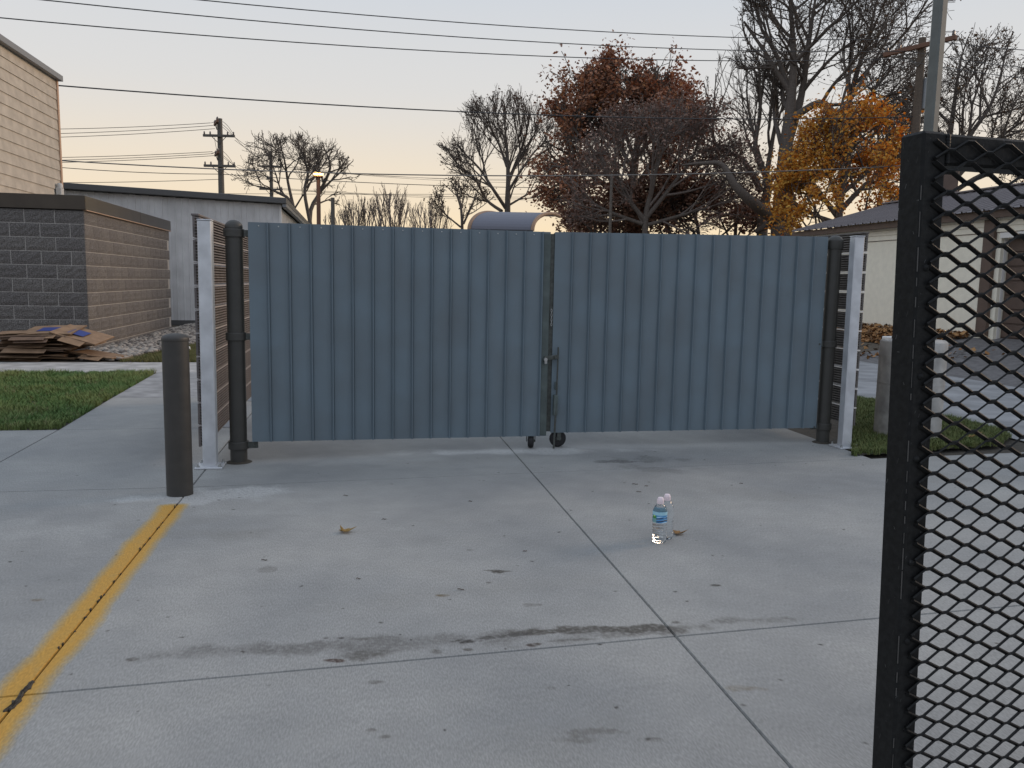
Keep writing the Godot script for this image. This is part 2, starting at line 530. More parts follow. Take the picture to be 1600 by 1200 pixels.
	for s in [[778, 893, 0.036, 0.026, 1.0, 0], [766, 891, 0.03, 0.006, 0.8, 0], [790, 892, 0.03, 0.006, 0.8, 0], [1118, 914, 0.022, 0.012, 1.0, 1], [762, 910, 0.012, 0.01, 0.7, 0], [735, 859, 0.02, 0.012, 0.5, 0], [830, 945, 0.04, 0.02, 0.35, 0], [205, 1030, 0.022, 0.014, 0.7, 0], [585, 1065, 0.03, 0.012, 0.5, 0], [580, 1140, 0.02, 0.012, 0.6, 0], [600, 1150, 0.02, 0.012, 0.5, 0], [730, 1014, 0.02, 0.012, 0.8, 0], [680, 1018, 0.02, 0.018, 0.5, 0], [925, 1143, 0.09, 0.02, 0.4, 0], [900, 1155, 0.07, 0.02, 0.35, 0], [1055, 972, 0.02, 0.014, 0.6, 0], [415, 890, 0.05, 0.04, 0.3, 0], [56, 937, 0.03, 0.012, 0.5, 2], [690, 930, 0.03, 0.012, 0.8, 2], [860, 1075, 0.02, 0.015, 0.3, 0], [1020, 1155, 0.03, 0.015, 0.35, 0], [1165, 1075, 0.06, 0.02, 0.3, 2]]:
		var g := ground(s[0], s[1])
		blot(g.x, g.z, s[2], s[3], 0.15, [Vector3(98, 93, 86), Vector3(72, 68, 62), Vector3(128, 108, 78)][s[5]], s[4], 0.6, 0.4, 2.2)
	# broad weathering
	for k in 46:
		var x := rng.randf_range(-2.4, 4.8)
		var z := rng.randf_range(-6.0, -1.6)
		var up := rng.randf() < 0.45
		blot(x, z, rng.randf_range(0.15, 0.7), rng.randf_range(0.06, 0.3), rng.randf_range(-0.3, 0.3), Vector3(216, 216, 214) if up else Vector3(172, 170, 165), rng.randf_range(0.12, 0.3), 1.0, 0.9, 0.5)
	for k in 150:
		var x := rng.randf_range(-2.0, 3.6)
		var z := rng.randf_range(-5.8, -1.7)
		var r := rng.randf_range(0.003, 0.008)
		blot(x, z, r * 1.6, r, rng.randf_range(0, 3), Vector3(66, 62, 58), 0.9, 0.3, 0.5, 3.0)
	# sprayed line along the joint
	var kk := MAP_N / MAP_SIZE
	for j in range(int((-4.53 - MAP_Z0) * kk), MAP_N):
		var wz := MAP_Z0 + j / kk
		for i in range(int((-1.20 - MAP_X0) * kk), int((-0.74 - MAP_X0) * kk)):
			var wx := MAP_X0 + i / kk
			var off := absf(wx + 0.972 + edge_noise.get_noise_1d(wz * 25.0) * 0.02)
			var half := 0.062 + edge_noise.get_noise_1d(wz * 60.0 + 300.0) * 0.008
			var cover := clampf((half + 0.024 - off) / 0.048, 0.0, 1.0)
			cover *= clampf((wz + 4.52) / 0.05, 0.0, 1.0)
			if cover <= 0.0: continue
			var grain := edge_noise.get_noise_2d(wx * 1600.0, wz * 1600.0)
			cover = clampf(cover + grain * 0.35 * (1.0 - absf(cover * 2.0 - 1.0)) - maxf(0.0, edge_noise.get_noise_2d(wx * 300.0, wz * 200.0)) * 0.22, 0.0, 0.97)
			var q := (j * MAP_N + i) * 3
			map_data[q] = int(lerpf(map_data[q], 255.0, cover))
			map_data[q + 1] = int(lerpf(map_data[q + 1], 196.0, cover))
			map_data[q + 2] = int(lerpf(map_data[q + 2], 88.0, cover))
	var im := Image.create_from_data(MAP_N, MAP_N, false, Image.FORMAT_RGB8, map_data)
	return ImageTexture.create_from_image(im)

func slab_mesh(c: Array, inset := 0.0028) -> ArrayMesh:      # four corners (x, z), counter-clockwise from above seen with z towards the viewer
	var b := MB.new()
	var mid := Vector2.ZERO
	for p in c: mid += p * 0.25
	var top := []
	var lip := []
	for p in c:
		var q: Vector2 = p
		var s := Vector2(signf(mid.x - q.x), signf(mid.y - q.y))
		lip.push_back(Vector3(q.x + s.x * 0.0028, -0.007, q.y + s.y * 0.0028))
		top.push_back(Vector3(q.x + s.x * (0.0028 + inset), 0.0, q.y + s.y * (0.0028 + inset)))
	b.quad(top[0], top[1], top[2], top[3])
	for k in 4:
		var j := (k + 1) % 4
		b.quad(lip[k], lip[j], top[j], top[k])
		var d: Vector3 = lip[k] + Vector3(0, -0.05, 0)
		var e: Vector3 = lip[j] + Vector3(0, -0.05, 0)
		b.quad(d, e, lip[j], lip[k])
	for p in b.v:
		b.uv.push_back(Vector2((p.x - MAP_X0) / MAP_SIZE, (p.z - MAP_Z0) / MAP_SIZE))
		b.uv2.push_back(Vector2(p.x * 2.6, p.z * 0.7))
	return b.mesh()

func build_ground() -> void:
	var b := MB.new()
	b.poly(PackedVector2Array([Vector2(-500, 200), Vector2(500, 200), Vector2(500, -600), Vector2(-500, -600)]), -0.035)
	structure("ground", b.mesh(), M.field)
	var apron := Node3D.new()
	apron.name = "concrete_apron"
	apron.set_meta("kind", "structure")
	add_child(apron)
	var m := mat(0.60, 0.602, 0.58, 0.86)
	m.albedo_texture = apron_texture()
	m.detail_enabled = true
	m.detail_blend_mode = BaseMaterial3D.BLEND_MODE_MUL
	m.detail_uv_layer = BaseMaterial3D.DETAIL_UV_2
	m.detail_albedo = speckle(44, 512, 0.11, 0.80, 1.0, Color.WHITE, Color.WHITE, 3)
	var zl := [[2.6, 0.0], [-2.5, -0.058], [-4.93, -0.075], [-8.5, 0.0]]         # joints: z = a + b x
	var edge := func(k: int, x: float) -> Vector2: return Vector2(x, zl[k][0] + zl[k][1] * x)
	for col in [[-0.96, 1.06], [1.06, 5.3]]:
		for k in 3:
			if k == 2 and col[1] > 5.0:
				part(apron, "slab", slab_mesh([edge.call(2, col[0]), edge.call(2, 3.56), Vector2(3.56, -8.5), edge.call(3, col[0])]), m)
				continue
			part(apron, "slab", slab_mesh([edge.call(k, col[0]), edge.call(k, col[1]), edge.call(k + 1, col[1]), edge.call(k + 1, col[0])]), m)
	# left of the painted joint
	part(apron, "slab", slab_mesh([Vector2(-3.0, 0.1), Vector2(-0.96, 0.1), edge.call(1, -0.96), edge.call(1, -3.0)]), m)
	part(apron, "slab", slab_mesh([edge.call(1, -3.0), edge.call(1, -0.96), Vector2(-0.96, -4.86), Vector2(-3.0, -4.86)]), m)
	part(apron, "slab", slab_mesh([Vector2(-2.24, -4.86), Vector2(-0.96, -4.86), Vector2(-0.96, -6.80), Vector2(-2.30, -6.80)]), m)
	part(apron, "slab", slab_mesh([Vector2(-3.0, -4.86), Vector2(-2.24, -4.86), Vector2(-2.30, -6.80), Vector2(-3.0, -6.80)]), m)
	part(apron, "slab", slab_mesh([Vector2(-2.30, -6.80), Vector2(-0.96, -6.80), Vector2(-0.96, -8.55), Vector2(-2.40, -8.55)]), m)
	var mp: Material = M.concrete_plain
	part(apron, "slab", slab_mesh([Vector2(-2.40, -8.55), Vector2(-0.96, -8.55), Vector2(-0.96, -10.80), Vector2(-2.50, -10.80)]), mp)
	part(apron, "slab", slab_mesh([Vector2(-0.96, -8.55), Vector2(3.56, -8.55), Vector2(3.56, -10.8), Vector2(-0.96, -10.8)]), mp)
	for k in 2:
		part(apron, "slab", slab_mesh([Vector2(-6.2, [0.1, -4.86][k]), Vector2(-3.0, [0.1, -4.86][k]), Vector2(-3.0, [-4.86, -6.80][k]), Vector2(-6.2, [-4.86, -6.80][k])]), mp)
	b = MB.new()
	b.poly(PackedVector2Array([Vector2(-6.3, 2.7), Vector2(5.4, 2.7), Vector2(5.4, -10.9), Vector2(-6.3, -10.9)]), -0.026)
	structure("sub_base", b.mesh(), M.soil)
	# pale sidewalk along the block building
	var walk := Node3D.new()
	walk.name = "sidewalk"
	walk.set_meta("kind", "structure")
	add_child(walk)
	var x := -7.6
	while x < -0.9:
		part(walk, "slab", slab_mesh([Vector2(x, -10.80), Vector2(x + 1.5, -10.80), Vector2(x + 1.5, -12.06), Vector2(x, -12.06)]), M.sidewalk)
		x += 1.5
	# road, verge and driveway on the right
	b = MB.new()
	b.poly(PackedVector2Array([Vector2(3.60, -5.4), Vector2(60, -1.0), Vector2(60, 3), Vector2(8.3, 3), Vector2(8.3, -60), Vector2(3.60, -60)]), -0.014)
	b = MB.new()
	b.quad(Vector3(5.30, -0.012, 3), Vector3(8.2, -0.012, 3), Vector3(8.2, -0.012, -60), Vector3(5.30, -0.012, -60))
	b.quad(Vector3(3.66, -0.012, -8.2), Vector3(5.30, -0.012, -8.2), Vector3(5.30, -0.012, -60), Vector3(3.66, -0.012, -60))
	structure("road", b.mesh(), M.road)
	b = MB.new()
	for s in [[-13.1, -80.0]]:
		b.quad(Vector3(8.2, -0.011, s[0]), Vector3(10.6, 0.42, s[0]), Vector3(10.6, 0.30, s[1]), Vector3(8.2, -0.011, s[1]))
		b.quad(Vector3(10.6, 0.42, s[0]), Vector3(40, 0.5, s[0]), Vector3(40, 0.4, s[1]), Vector3(10.6, 0.30, s[1]))
	structure("verge", b.mesh(), M.dirt)
	b = MB.new()
	b.quad(Vector3(8.2, -0.010, 3), Vector3(10.6, 0.47, 3), Vector3(10.6, 0.42, -13.1), Vector3(8.2, -0.010, -13.1))
	b.quad(Vector3(10.6, 0.47, 3), Vector3(40, 0.5, 3), Vector3(40, 0.5, -13.1), Vector3(10.6, 0.42, -13.1))
	structure("driveway", b.mesh(), M.asphalt)
	# lawn soils
	b = MB.new()
	b.poly(PackedVector2Array([Vector2(-9, -6.82), Vector2(-2.31, -6.82), Vector2(-2.51, -10.78), Vector2(-9, -10.78)]), -0.012)
	b.poly(PackedVector2Array([Vector2(-3.5, -12.08), Vector2(-0.9, -12.08), Vector2(-0.9, -16.0), Vector2(-2.9, -16.0)]), -0.012)
	structure("lawn_soil", b.mesh(), M.soil)
	b = MB.new()
	b.poly(PackedVector2Array([Vector2(-9, -12.08), Vector2(-3.5, -12.08), Vector2(-2.9, -16.0), Vector2(-0.9, -16.0), Vector2(-0.9, -24), Vector2(-9, -24)]), -0.008)
	structure("gravel_bed", b.mesh(), M.dirt)
	# dry dirt packed in the painted joint
	b = MB.new()
	for k in 70:
		var z := -1.9 - rng.randf() * 2.6
		if k < 40: z = -2.35 - rng.randf() * 0.12 - 0.05 * rng.randf()
		var w := rng.randf_range(0.004, 0.011) if k < 40 else rng.randf_range(0.003, 0.006)
		b.cbox(Vector3(-0.96 + rng.randf_range(-0.006, 0.006), -0.002, z), Vector3(w, 0.012, w * rng.randf_range(1.5, 5.0)), w * 0.3, Basis(Vector3.UP, rng.randf_range(-0.4, 0.4)))
	var o := single("joint_dirt", b.mesh(), M.soil, "dark dirt and roots packed in the joint of the yellow line", "dirt")
	o.set_meta("kind", "stuff")

func tuft(blades: int, h: float, sd: int) -> ArrayMesh:
	var r := RandomNumberGenerator.new()
	r.seed = sd
	var b := MB.new()
	for k in blades:
		var a := r.randf() * TAU
		var p := Vector3(r.randf_range(-0.03, 0.03), -0.012, r.randf_range(-0.03, 0.03))
		var d := Vector3(cos(a), 0, sin(a))
		var s := Vector3(-sin(a), 0, cos(a)) * r.randf_range(0.002, 0.0035)
		var hh := h * r.randf_range(0.6, 1.2)
		var q := p + Vector3.UP * hh * 0.6 + d * hh * 0.2
		var t := p + Vector3.UP * hh + d * hh * r.randf_range(0.4, 0.8)
		b.quad(p - s, p + s, q + s * 0.8, q - s * 0.8)
		b.tri(q - s * 0.8, q + s * 0.8, t)
	return b.mesh()

func scatter(called: String, label: String, category: String, mesh: Mesh, m: Material, poly: PackedVector2Array, count: int, place: Callable) -> void:
	var lo := Vector2(1e9, 1e9)
	var hi := -lo
	for p in poly:
		lo = lo.min(p); hi = hi.max(p)
	var xs: Array[Transform3D] = []
	var cs: Array[Color] = []
	while xs.size() < count:
		var p := Vector2(rng.randf_range(lo.x, hi.x), rng.randf_range(lo.y, hi.y))
		if not Geometry2D.is_point_in_polygon(p, poly): continue
		var r: Array = place.call(p)
		xs.push_back(r[0]); cs.push_back(r[1])
	var mm := MultiMesh.new()
	mm.transform_format = MultiMesh.TRANSFORM_3D
	mm.use_colors = true
	mm.mesh = mesh
	mm.instance_count = count
	for i in count:
		mm.set_instance_transform(i, xs[i])
		mm.set_instance_color(i, cs[i])
	var o := MultiMeshInstance3D.new()
	o.name = numbered(called)
	o.multimesh = mm
	o.material_override = m
	add_child(o)
	metas(o, label, category, "", "stuff")

func build_growth() -> void:
	var patch := noise(60, 0.9, 3)
	var lawn := func(p: Vector2) -> Array:
		var s := rng.randf_range(0.7, 1.25)
		var t := patch.get_noise_2d(p.x, p.y)
		var c := Color(0.085, 0.165, 0.038).lerp(Color(0.21, 0.235, 0.075), clampf(0.35 + t * 0.9 + rng.randf_range(-0.25, 0.25), 0, 1))
		if rng.randf() < 0.05: c = Color(0.22, 0.19, 0.09)
		return [Transform3D(Basis(Vector3.UP, rng.randf() * TAU).scaled(Vector3(s, s * (1.0 + t * 0.5), s)), Vector3(p.x, 0, p.y)), c]
	var tm := tuft(9, 0.055, 3)
	scatter("lawn_grass", "short green lawn grass between the concrete path and pale sidewalk", "grass", tm, M.grass, PackedVector2Array([Vector2(-6.2, -6.81), Vector2(-2.32, -6.81), Vector2(-2.50, -10.79), Vector2(-6.2, -10.79)]), 14000, lawn)
	var dry := func(p: Vector2) -> Array:
		var s := rng.randf_range(0.7, 1.3)
		var c := Color(0.10, 0.115, 0.03).lerp(Color(0.17, 0.145, 0.05), rng.randf())
		return [Transform3D(Basis(Vector3.UP, rng.randf() * TAU).scaled(Vector3(s, s, s)), Vector3(p.x, 0, p.y)), c]
	scatter("verge_grass", "thin yellowing grass beside the river stones of the block wall", "grass", tm, M.grass, PackedVector2Array([Vector2(-3.3, -12.1), Vector2(-1.6, -12.1), Vector2(-1.6, -16.0), Vector2(-2.7, -16.0)]), 3600, dry)
	var isl := PackedVector2Array()
	for q in [[1332, 713], [1330, 622], [1372, 628], [1490, 655], [1540, 667], [1572, 676], [1580, 684], [1560, 697], [1460, 704], [1400, 709]]:
		var g := ground(q[0], q[1])
		isl.push_back(Vector2(g.x, g.z))
	var b := MB.new()
	b.poly(isl, -0.006)
	var so := structure("island_soil", b.mesh(), M.soil)
	so.position.y = 0.014
	var isl_grass := func(p: Vector2) -> Array:
		var s := rng.randf_range(0.55, 1.0)
		var c := Color(0.075, 0.115, 0.028).lerp(Color(0.15, 0.16, 0.05), rng.randf())
		return [Transform3D(Basis(Vector3.UP, rng.randf() * TAU).scaled(Vector3(s, s, s)), Vector3(p.x, 0.012, p.y)), c]
	scatter("island_grass", "shaggy green grass growing round the concrete light pole base", "grass", tm, M.grass, isl, 5000, isl_grass)
	# river stones
	b = MB.new()
	var ico := [Vector3(0, 1, 0), Vector3(0, -1, 0)]
	for k in 5:
		var a := TAU * k / 5.0
		ico.push_back(Vector3(cos(a) * 0.9, 0.42 + 0.08 * sin(k * 3.0), sin(a) * 0.9))
	for k in 5:
		var a := TAU * (k + 0.5) / 5.0
		ico.push_back(Vector3(cos(a) * 0.9, -0.42, sin(a) * 0.9))
	var sn := func(i: int) -> Vector3: return (ico[i] as Vector3).normalized()
	for k in 5:
		var j := (k + 1) % 5
		for f in [[0, 2 + j, 2 + k], [2 + k, 2 + j, 7 + k], [7 + k, 2 + j, 7 + j], [1, 7 + k, 7 + j]]:
			b.tri_n(ico[f[0]], ico[f[1]], ico[f[2]], sn.call(f[0]), sn.call(f[1]), sn.call(f[2]))
	var stone := func(p: Vector2) -> Array:
		var s := rng.randf_range(0.022, 0.055)
		var t := rng.randf()
		var c := Color(0.20, 0.18, 0.155).lerp(Color(0.40, 0.36, 0.31), t)
		if rng.randf() < 0.25: c = Color(0.11, 0.095, 0.085)
		return [Transform3D(Basis(Vector3.UP, rng.randf() * TAU) * Basis.from_scale(Vector3(s * 1.3, s * 0.7, s)), Vector3(p.x, rng.randf_range(0.0, 0.03), p.y)), c]
	scatter("river_stones", "bed of rounded tan and grey river stones along the block wall", "stones", b.mesh(), M.stone, PackedVector2Array([Vector2(-4.12, -12.5), Vector2(-3.35, -12.3), Vector2(-2.8, -16.0), Vector2(-1.2, -16.2), Vector2(-1.2, -21.1), Vector2(-4.12, -21.1)]), 6500, stone)
	# leaf litter along the garage
	b = MB.new()
	b.quad(Vector3(-0.5, 0, 0), Vector3(0, 0.08, 0.4), Vector3(0.55, 0.2, 0), Vector3(0, 0.05, -0.4))
	var litter := func(p: Vector2) -> Array:
		var s := rng.randf_range(0.06, 0.12)
		var y := clampf((p.x - 8.2) / 2.4, 0.0, 1.0) * 0.42 + 0.01 + rng.randf() * 0.09 * clampf((p.x - 9.2), 0, 1)
		var c := Color(0.22, 0.10, 0.035).lerp(Color(0.42, 0.23, 0.09), rng.randf())
		if rng.randf() < 0.25: c = Color(0.13, 0.07, 0.03)
		return [Transform3D(Basis.from_euler(Vector3(rng.randf_range(-0.7, 0.7), rng.randf() * TAU, rng.randf_range(-0.7, 0.7))).scaled(Vector3.ONE * s), Vector3(p.x, y, p.y)), c]
	scatter("leaf_litter", "drift of dry orange and brown leaves against the cream garage", "leaves", b.mesh(), M.stone, PackedVector2Array([Vector2(9.35, -12.8), Vector2(10.38, -12.6), Vector2(10.38, -19.5), Vector2(9.2, -19.5)]), 5200, litter)
	scatter("loose_leaves", "scattered dry leaves on the dirt strip beside the road", "leaves", b.mesh(), M.stone, PackedVector2Array([Vector2(8.3, -11.2), Vector2(9.6, -10.8), Vector2(9.6, -19.5), Vector2(8.3, -19.5)]), 420, litter)

# ------------------------------------------------------------------ gate and enclosure
func gate_leaf(called: String, label: String, a: Vector3, b: Vector3, tops: Array, bots: Array, pitch: float, screws: bool, first: float) -> Node3D:
	# a: hinge or meeting edge on the left, b: on the right (x, z used); panels hang in the leaf's own frame
	var len := Vector2(b.x - a.x, b.z - a.z).length()
	var turn := -atan2(b.z - a.z, b.x - a.x)
	var t := thing(called, label, "gate", Vector3(a.x, 0, a.z), turn, "gate leaves")
	var n := int(ceil((len - first) / pitch)) + 1
	for k in n:
		var x0 := 0.0 if k == 0 else first + (k - 1) * pitch
		var x1 := minf(len, first + k * pitch)
		if x1 - x0 < 0.012: continue
		var f0 := x0 / len; var f1 := x1 / len
		var y0a := lerpf(bots[0], bots[1], f0) ; var y0b := lerpf(bots[0], bots[1], f1)
		var y1a := lerpf(tops[0], tops[1], f0); var y1b := lerpf(tops[0], tops[1], f1)
		var mb := MB.new()
		# cross-section of one rib and its pan, left to right
		var prof := [Vector2(0.0, 0.0), Vector2(0.006, 0.019), Vector2(0.012, 0.021), Vector2(0.0135, -0.003), Vector2(0.0175, -0.003), Vector2(0.021, 0.0), Vector2(0.060, 0.0015), Vector2(0.10, 0.002), Vector2(x1 - x0, 0.0)]
		if k == 0: prof = [Vector2(0, 0), Vector2(0.05, 0.001), Vector2(x1 - x0, 0.0)]
		var p := []
		for q in prof:
			if q.x <= x1 - x0 + 1e-5: p.push_back(q)
		var rows := 5
		var bow := rng.randf_range(-0.0022, 0.0022)
		for i in p.size() - 1:
			for r in rows:
				var vv := []
				for c in [[i, r], [i + 1, r], [i + 1, r + 1], [i, r + 1]]:
					var g := float(c[1]) / rows
					var fx: float = (x0 + p[c[0]].x) / len
					var pan: float = 1.0 if c[0] >= 6 and c[0] < p.size() - 1 else 0.0
					vv.push_back(Vector3(x0 + p[c[0]].x, lerpf(lerpf(bots[0], bots[1], fx), lerpf(tops[0], tops[1], fx), g), p[c[0]].y + pan * bow * sin(g * 9.0 + k)))
				mb.quad(vv[0], vv[1], vv[2], vv[3])
				mb.quad(vv[3] - Vector3(0, 0, 0.0012), vv[2] - Vector3(0, 0, 0.0012), vv[1] - Vector3(0, 0, 0.0012), vv[0] - Vector3(0, 0, 0.0012))
		part(t, "panel", mb.mesh(), M.gate)
		if screws:
			var s := MB.new()
			s.lathe([Vector2(0.0045, 0), Vector2(0.0042, 0.002), Vector2(0.0, 0.003)], 8)
			part(t, "screw", s.mesh(), M.steel, Vector3((x0 + x1) * 0.5 + 0.01, lerpf(tops[0], tops[1], f0) - 0.022, 0.003), Basis(Vector3.RIGHT, PI / 2))
	# welded tube frame behind the sheet
	for f in [0.06, 0.5, 0.94]:
		var mb := MB.new()
		var ya := lerpf(bots[0], tops[0], f); var yb := lerpf(bots[1], tops[1], f)
		mb.cbox(Vector3(len / 2, (ya + yb) / 2, -0.031), Vector3(len - 0.02, 0.05, 0.05), 0.004, Basis(Vector3(0, 0, 1), atan2(yb - ya, len)))
		part(t, "rail", mb.mesh(), M.gate_frame)
	for f in [0.0, 1.0]:
		var mb := MB.new()
		var y0 := lerpf(bots[0], bots[1], f) + 0.01
		var y1 := lerpf(tops[0], tops[1], f) - 0.004
		mb.cbox(Vector3(0.026 if f == 0.0 else len - 0.026, (y0 + y1) / 2, -0.030), Vector3(0.05, y1 - y0, 0.05), 0.004)
		part(t, "stile", mb.mesh(), M.gate_frame)
	return t

func caster(t: Node3D, p: Vector3, r: float, turn: float) -> void:
	var w := MB.new()
	w.lathe([Vector2(r * 0.35, -0.020), Vector2(r * 0.86, -0.020), Vector2(r * 0.98, -0.012), Vector2(r, 0), Vector2(r * 0.98, 0.012), Vector2(r * 0.86, 0.020), Vector2(r * 0.35, 0.020)], 28)
	var o := part(t, "wheel", w.mesh(), M.rubber, p, Basis(Vector3.UP, turn) * Basis(Vector3.RIGHT, PI / 2))
	w = MB.new()
	w.lathe([Vector2(0, -0.024), Vector2(r * 0.36, -0.022), Vector2(r * 0.36, 0.022), Vector2(0, 0.026)], 14)
	w.lathe([Vector2(0.007, 0.02), Vector2(0.007, 0.034), Vector2(0, 0.034)], 6, Vector3.ZERO, true)
	part(o, "hub", w.mesh(), M.steel_dark)
	w = MB.new()
	var bs := Basis(Vector3.UP, turn)
	for s in [-1.0, 1.0]:
		w.cbox(p + bs * Vector3(0, r * 0.55, s * 0.030), Vector3(0.03, r * 1.3, 0.005), 0.001, bs)
	w.cbox(p + Vector3(0, r * 1.2, 0), Vector3(0.07, 0.008, 0.072), 0.001, bs)
	part(t, "caster_fork", w.mesh(), M.steel_dark)

func round_post(label: String, p: Vector3, r: float, h: float, collars: Array, tab: float, big: bool) -> void:
	var t := thing("gate_post", label, "post", p, 0.0, "round gate posts")
	var b := MB.new()
	b.lathe([Vector2(r, 0.0), Vector2(r, h - 0.05)], 32)
	part(t, "pipe", b.mesh(), M.post)
	b = MB.new()
	var rc := r * (1.02 if not big else 1.18)
	var dome := [Vector2(rc, h - 0.055)]
	if big: dome = [Vector2(r, h - 0.105), Vector2(rc, h - 0.10), Vector2(rc, h - 0.04)]
	for k in 7:
		var a := PI / 2 * (k + 1) / 7.0
		dome.push_back(Vector2(rc * cos(a) * (1.0 if not big else 0.98), h - 0.05 + 0.045 * sin(a) + (0.005 if big else 0.0)))
	b.lathe(dome, 32)
	part(t, "cap", b.mesh(), M.post)
	for y in collars:
		var hc := 0.05
		b = MB.new()
		b.lathe([Vector2(r, y - hc * 0.5), Vector2(r * 1.17, y - hc * 0.5), Vector2(r * 1.20, y - hc * 0.4), Vector2(r * 1.20, y + hc * 0.4), Vector2(r * 1.17, y + hc * 0.5), Vector2(r, y + hc * 0.5)], 32, Vector3.ZERO, true)
		var o := part(t, "hinge_collar", b.mesh(), M.post)
		b = MB.new()
		b.cbox(Vector3(tab * (r + 0.035), y, 0.012), Vector3(0.07, 0.042, 0.012), 0.002)
		b.rod(Vector3(tab * (r + 0.045), y, 0.015), Vector3(tab * (r + 0.045), y, 0.034), 0.008, 6)
		part(o, "hinge_tab", b.mesh(), M.steel_dark)
	# run of dried grout on the paving round the pipe
	b = MB.new()
	b.lathe([Vector2(r * 1.55, 0.001), Vector2(r * 1.3, 0.006), Vector2(r * 0.98, 0.009)], 18)
	part(t, "base_sealant", b.mesh(), M.soil)

func slat_fence(label: String, p: Vector3, length: float, h: float, face: float, m: Material, sm_mat: Material, gap0: float) -> void:
	# boards run back from p along -z; ribs on the side that looks to +x * face
	var t := thing("slat_fence", label, "fence", p, 0.0, "slatted fence sides")
	var pitch := 0.1465
	var bh := 0.128
	var board := MB.new()
	board.box(Vector3(-face * 0.009, 0, -length / 2), Vector3(0.013, bh, length))
	for k in 7:
		var y := -bh / 2 + (k + 0.5) * bh / 7.0
		board.box(Vector3(face * 0.0105, y, -length / 2), Vector3(0.026, bh / 7.0 * 0.46, length - 0.002))
	var bm := board.mesh()
	var strip := MB.new()
	strip.box(Vector3(face * 0.004, 0, -length / 2 + 0.004), Vector3(0.036, 0.0095, length))
	var sm := strip.mesh()
	var y := h - bh / 2
	while y - bh / 2 > gap0:
		part(t, "board", bm, m, Vector3(0, y, 0))
		if y - pitch - bh / 2 > gap0: part(t, "spacer", sm, sm_mat, Vector3(0, y - pitch / 2, 0))
		y -= pitch
	var pst := MB.new()
	for k in [0.5, 1.0]:
		pst.cbox(Vector3(-face * 0.056, (h - 0.03) / 2, -length * k + 0.04), Vector3(0.07, h - 0.03, 0.07), 0.004)
	part(t, "back_post", pst.mesh(), M.silver)
	var capm := MB.new()
	capm.cbox(Vector3(0, h + 0.008, -length / 2), Vector3(0.046, 0.014, length + 0.006), 0.003)
	part(t, "top_cap", capm.mesh(), m)

func silver_post(label: String, p: Vector3, w: float, h: float, lean: float) -> void:
	var t := thing("square_post", label, "post", p, 0.0, "silver square posts")
	t.rotation.z = lean
	var b := MB.new()
	b.cbox(Vector3(0, h / 2, 0), Vector3(w, h, w), 0.006)
	part(t, "tube", b.mesh(), M.silver)
	b = MB.new()
	b.cbox(Vector3(0, h + 0.003, 0), Vector3(w + 0.003, 0.007, w + 0.003), 0.002)
	part(t, "end_cap", b.mesh(), M.silver)
	b = MB.new()
	b.cbox(Vector3(0, 0.006, 0), Vector3(w + 0.085, 0.012, w + 0.085), 0.003)
	var o := part(t, "base_plate", b.mesh(), M.silver)
	for s in [[-1, -1], [1, -1], [-1, 1], [1, 1]]:
		b = MB.new()
		b.lathe([Vector2(0.011, 0.0), Vector2(0.011, 0.009), Vector2(0.006, 0.009), Vector2(0.006, 0.02), Vector2(0, 0.02)], 6, Vector3.ZERO, true)
		part(o, "anchor_bolt", b.mesh(), M.steel, Vector3(s[0] * (w / 2 + 0.024), 0.012, s[1] * (w / 2 + 0.024)))

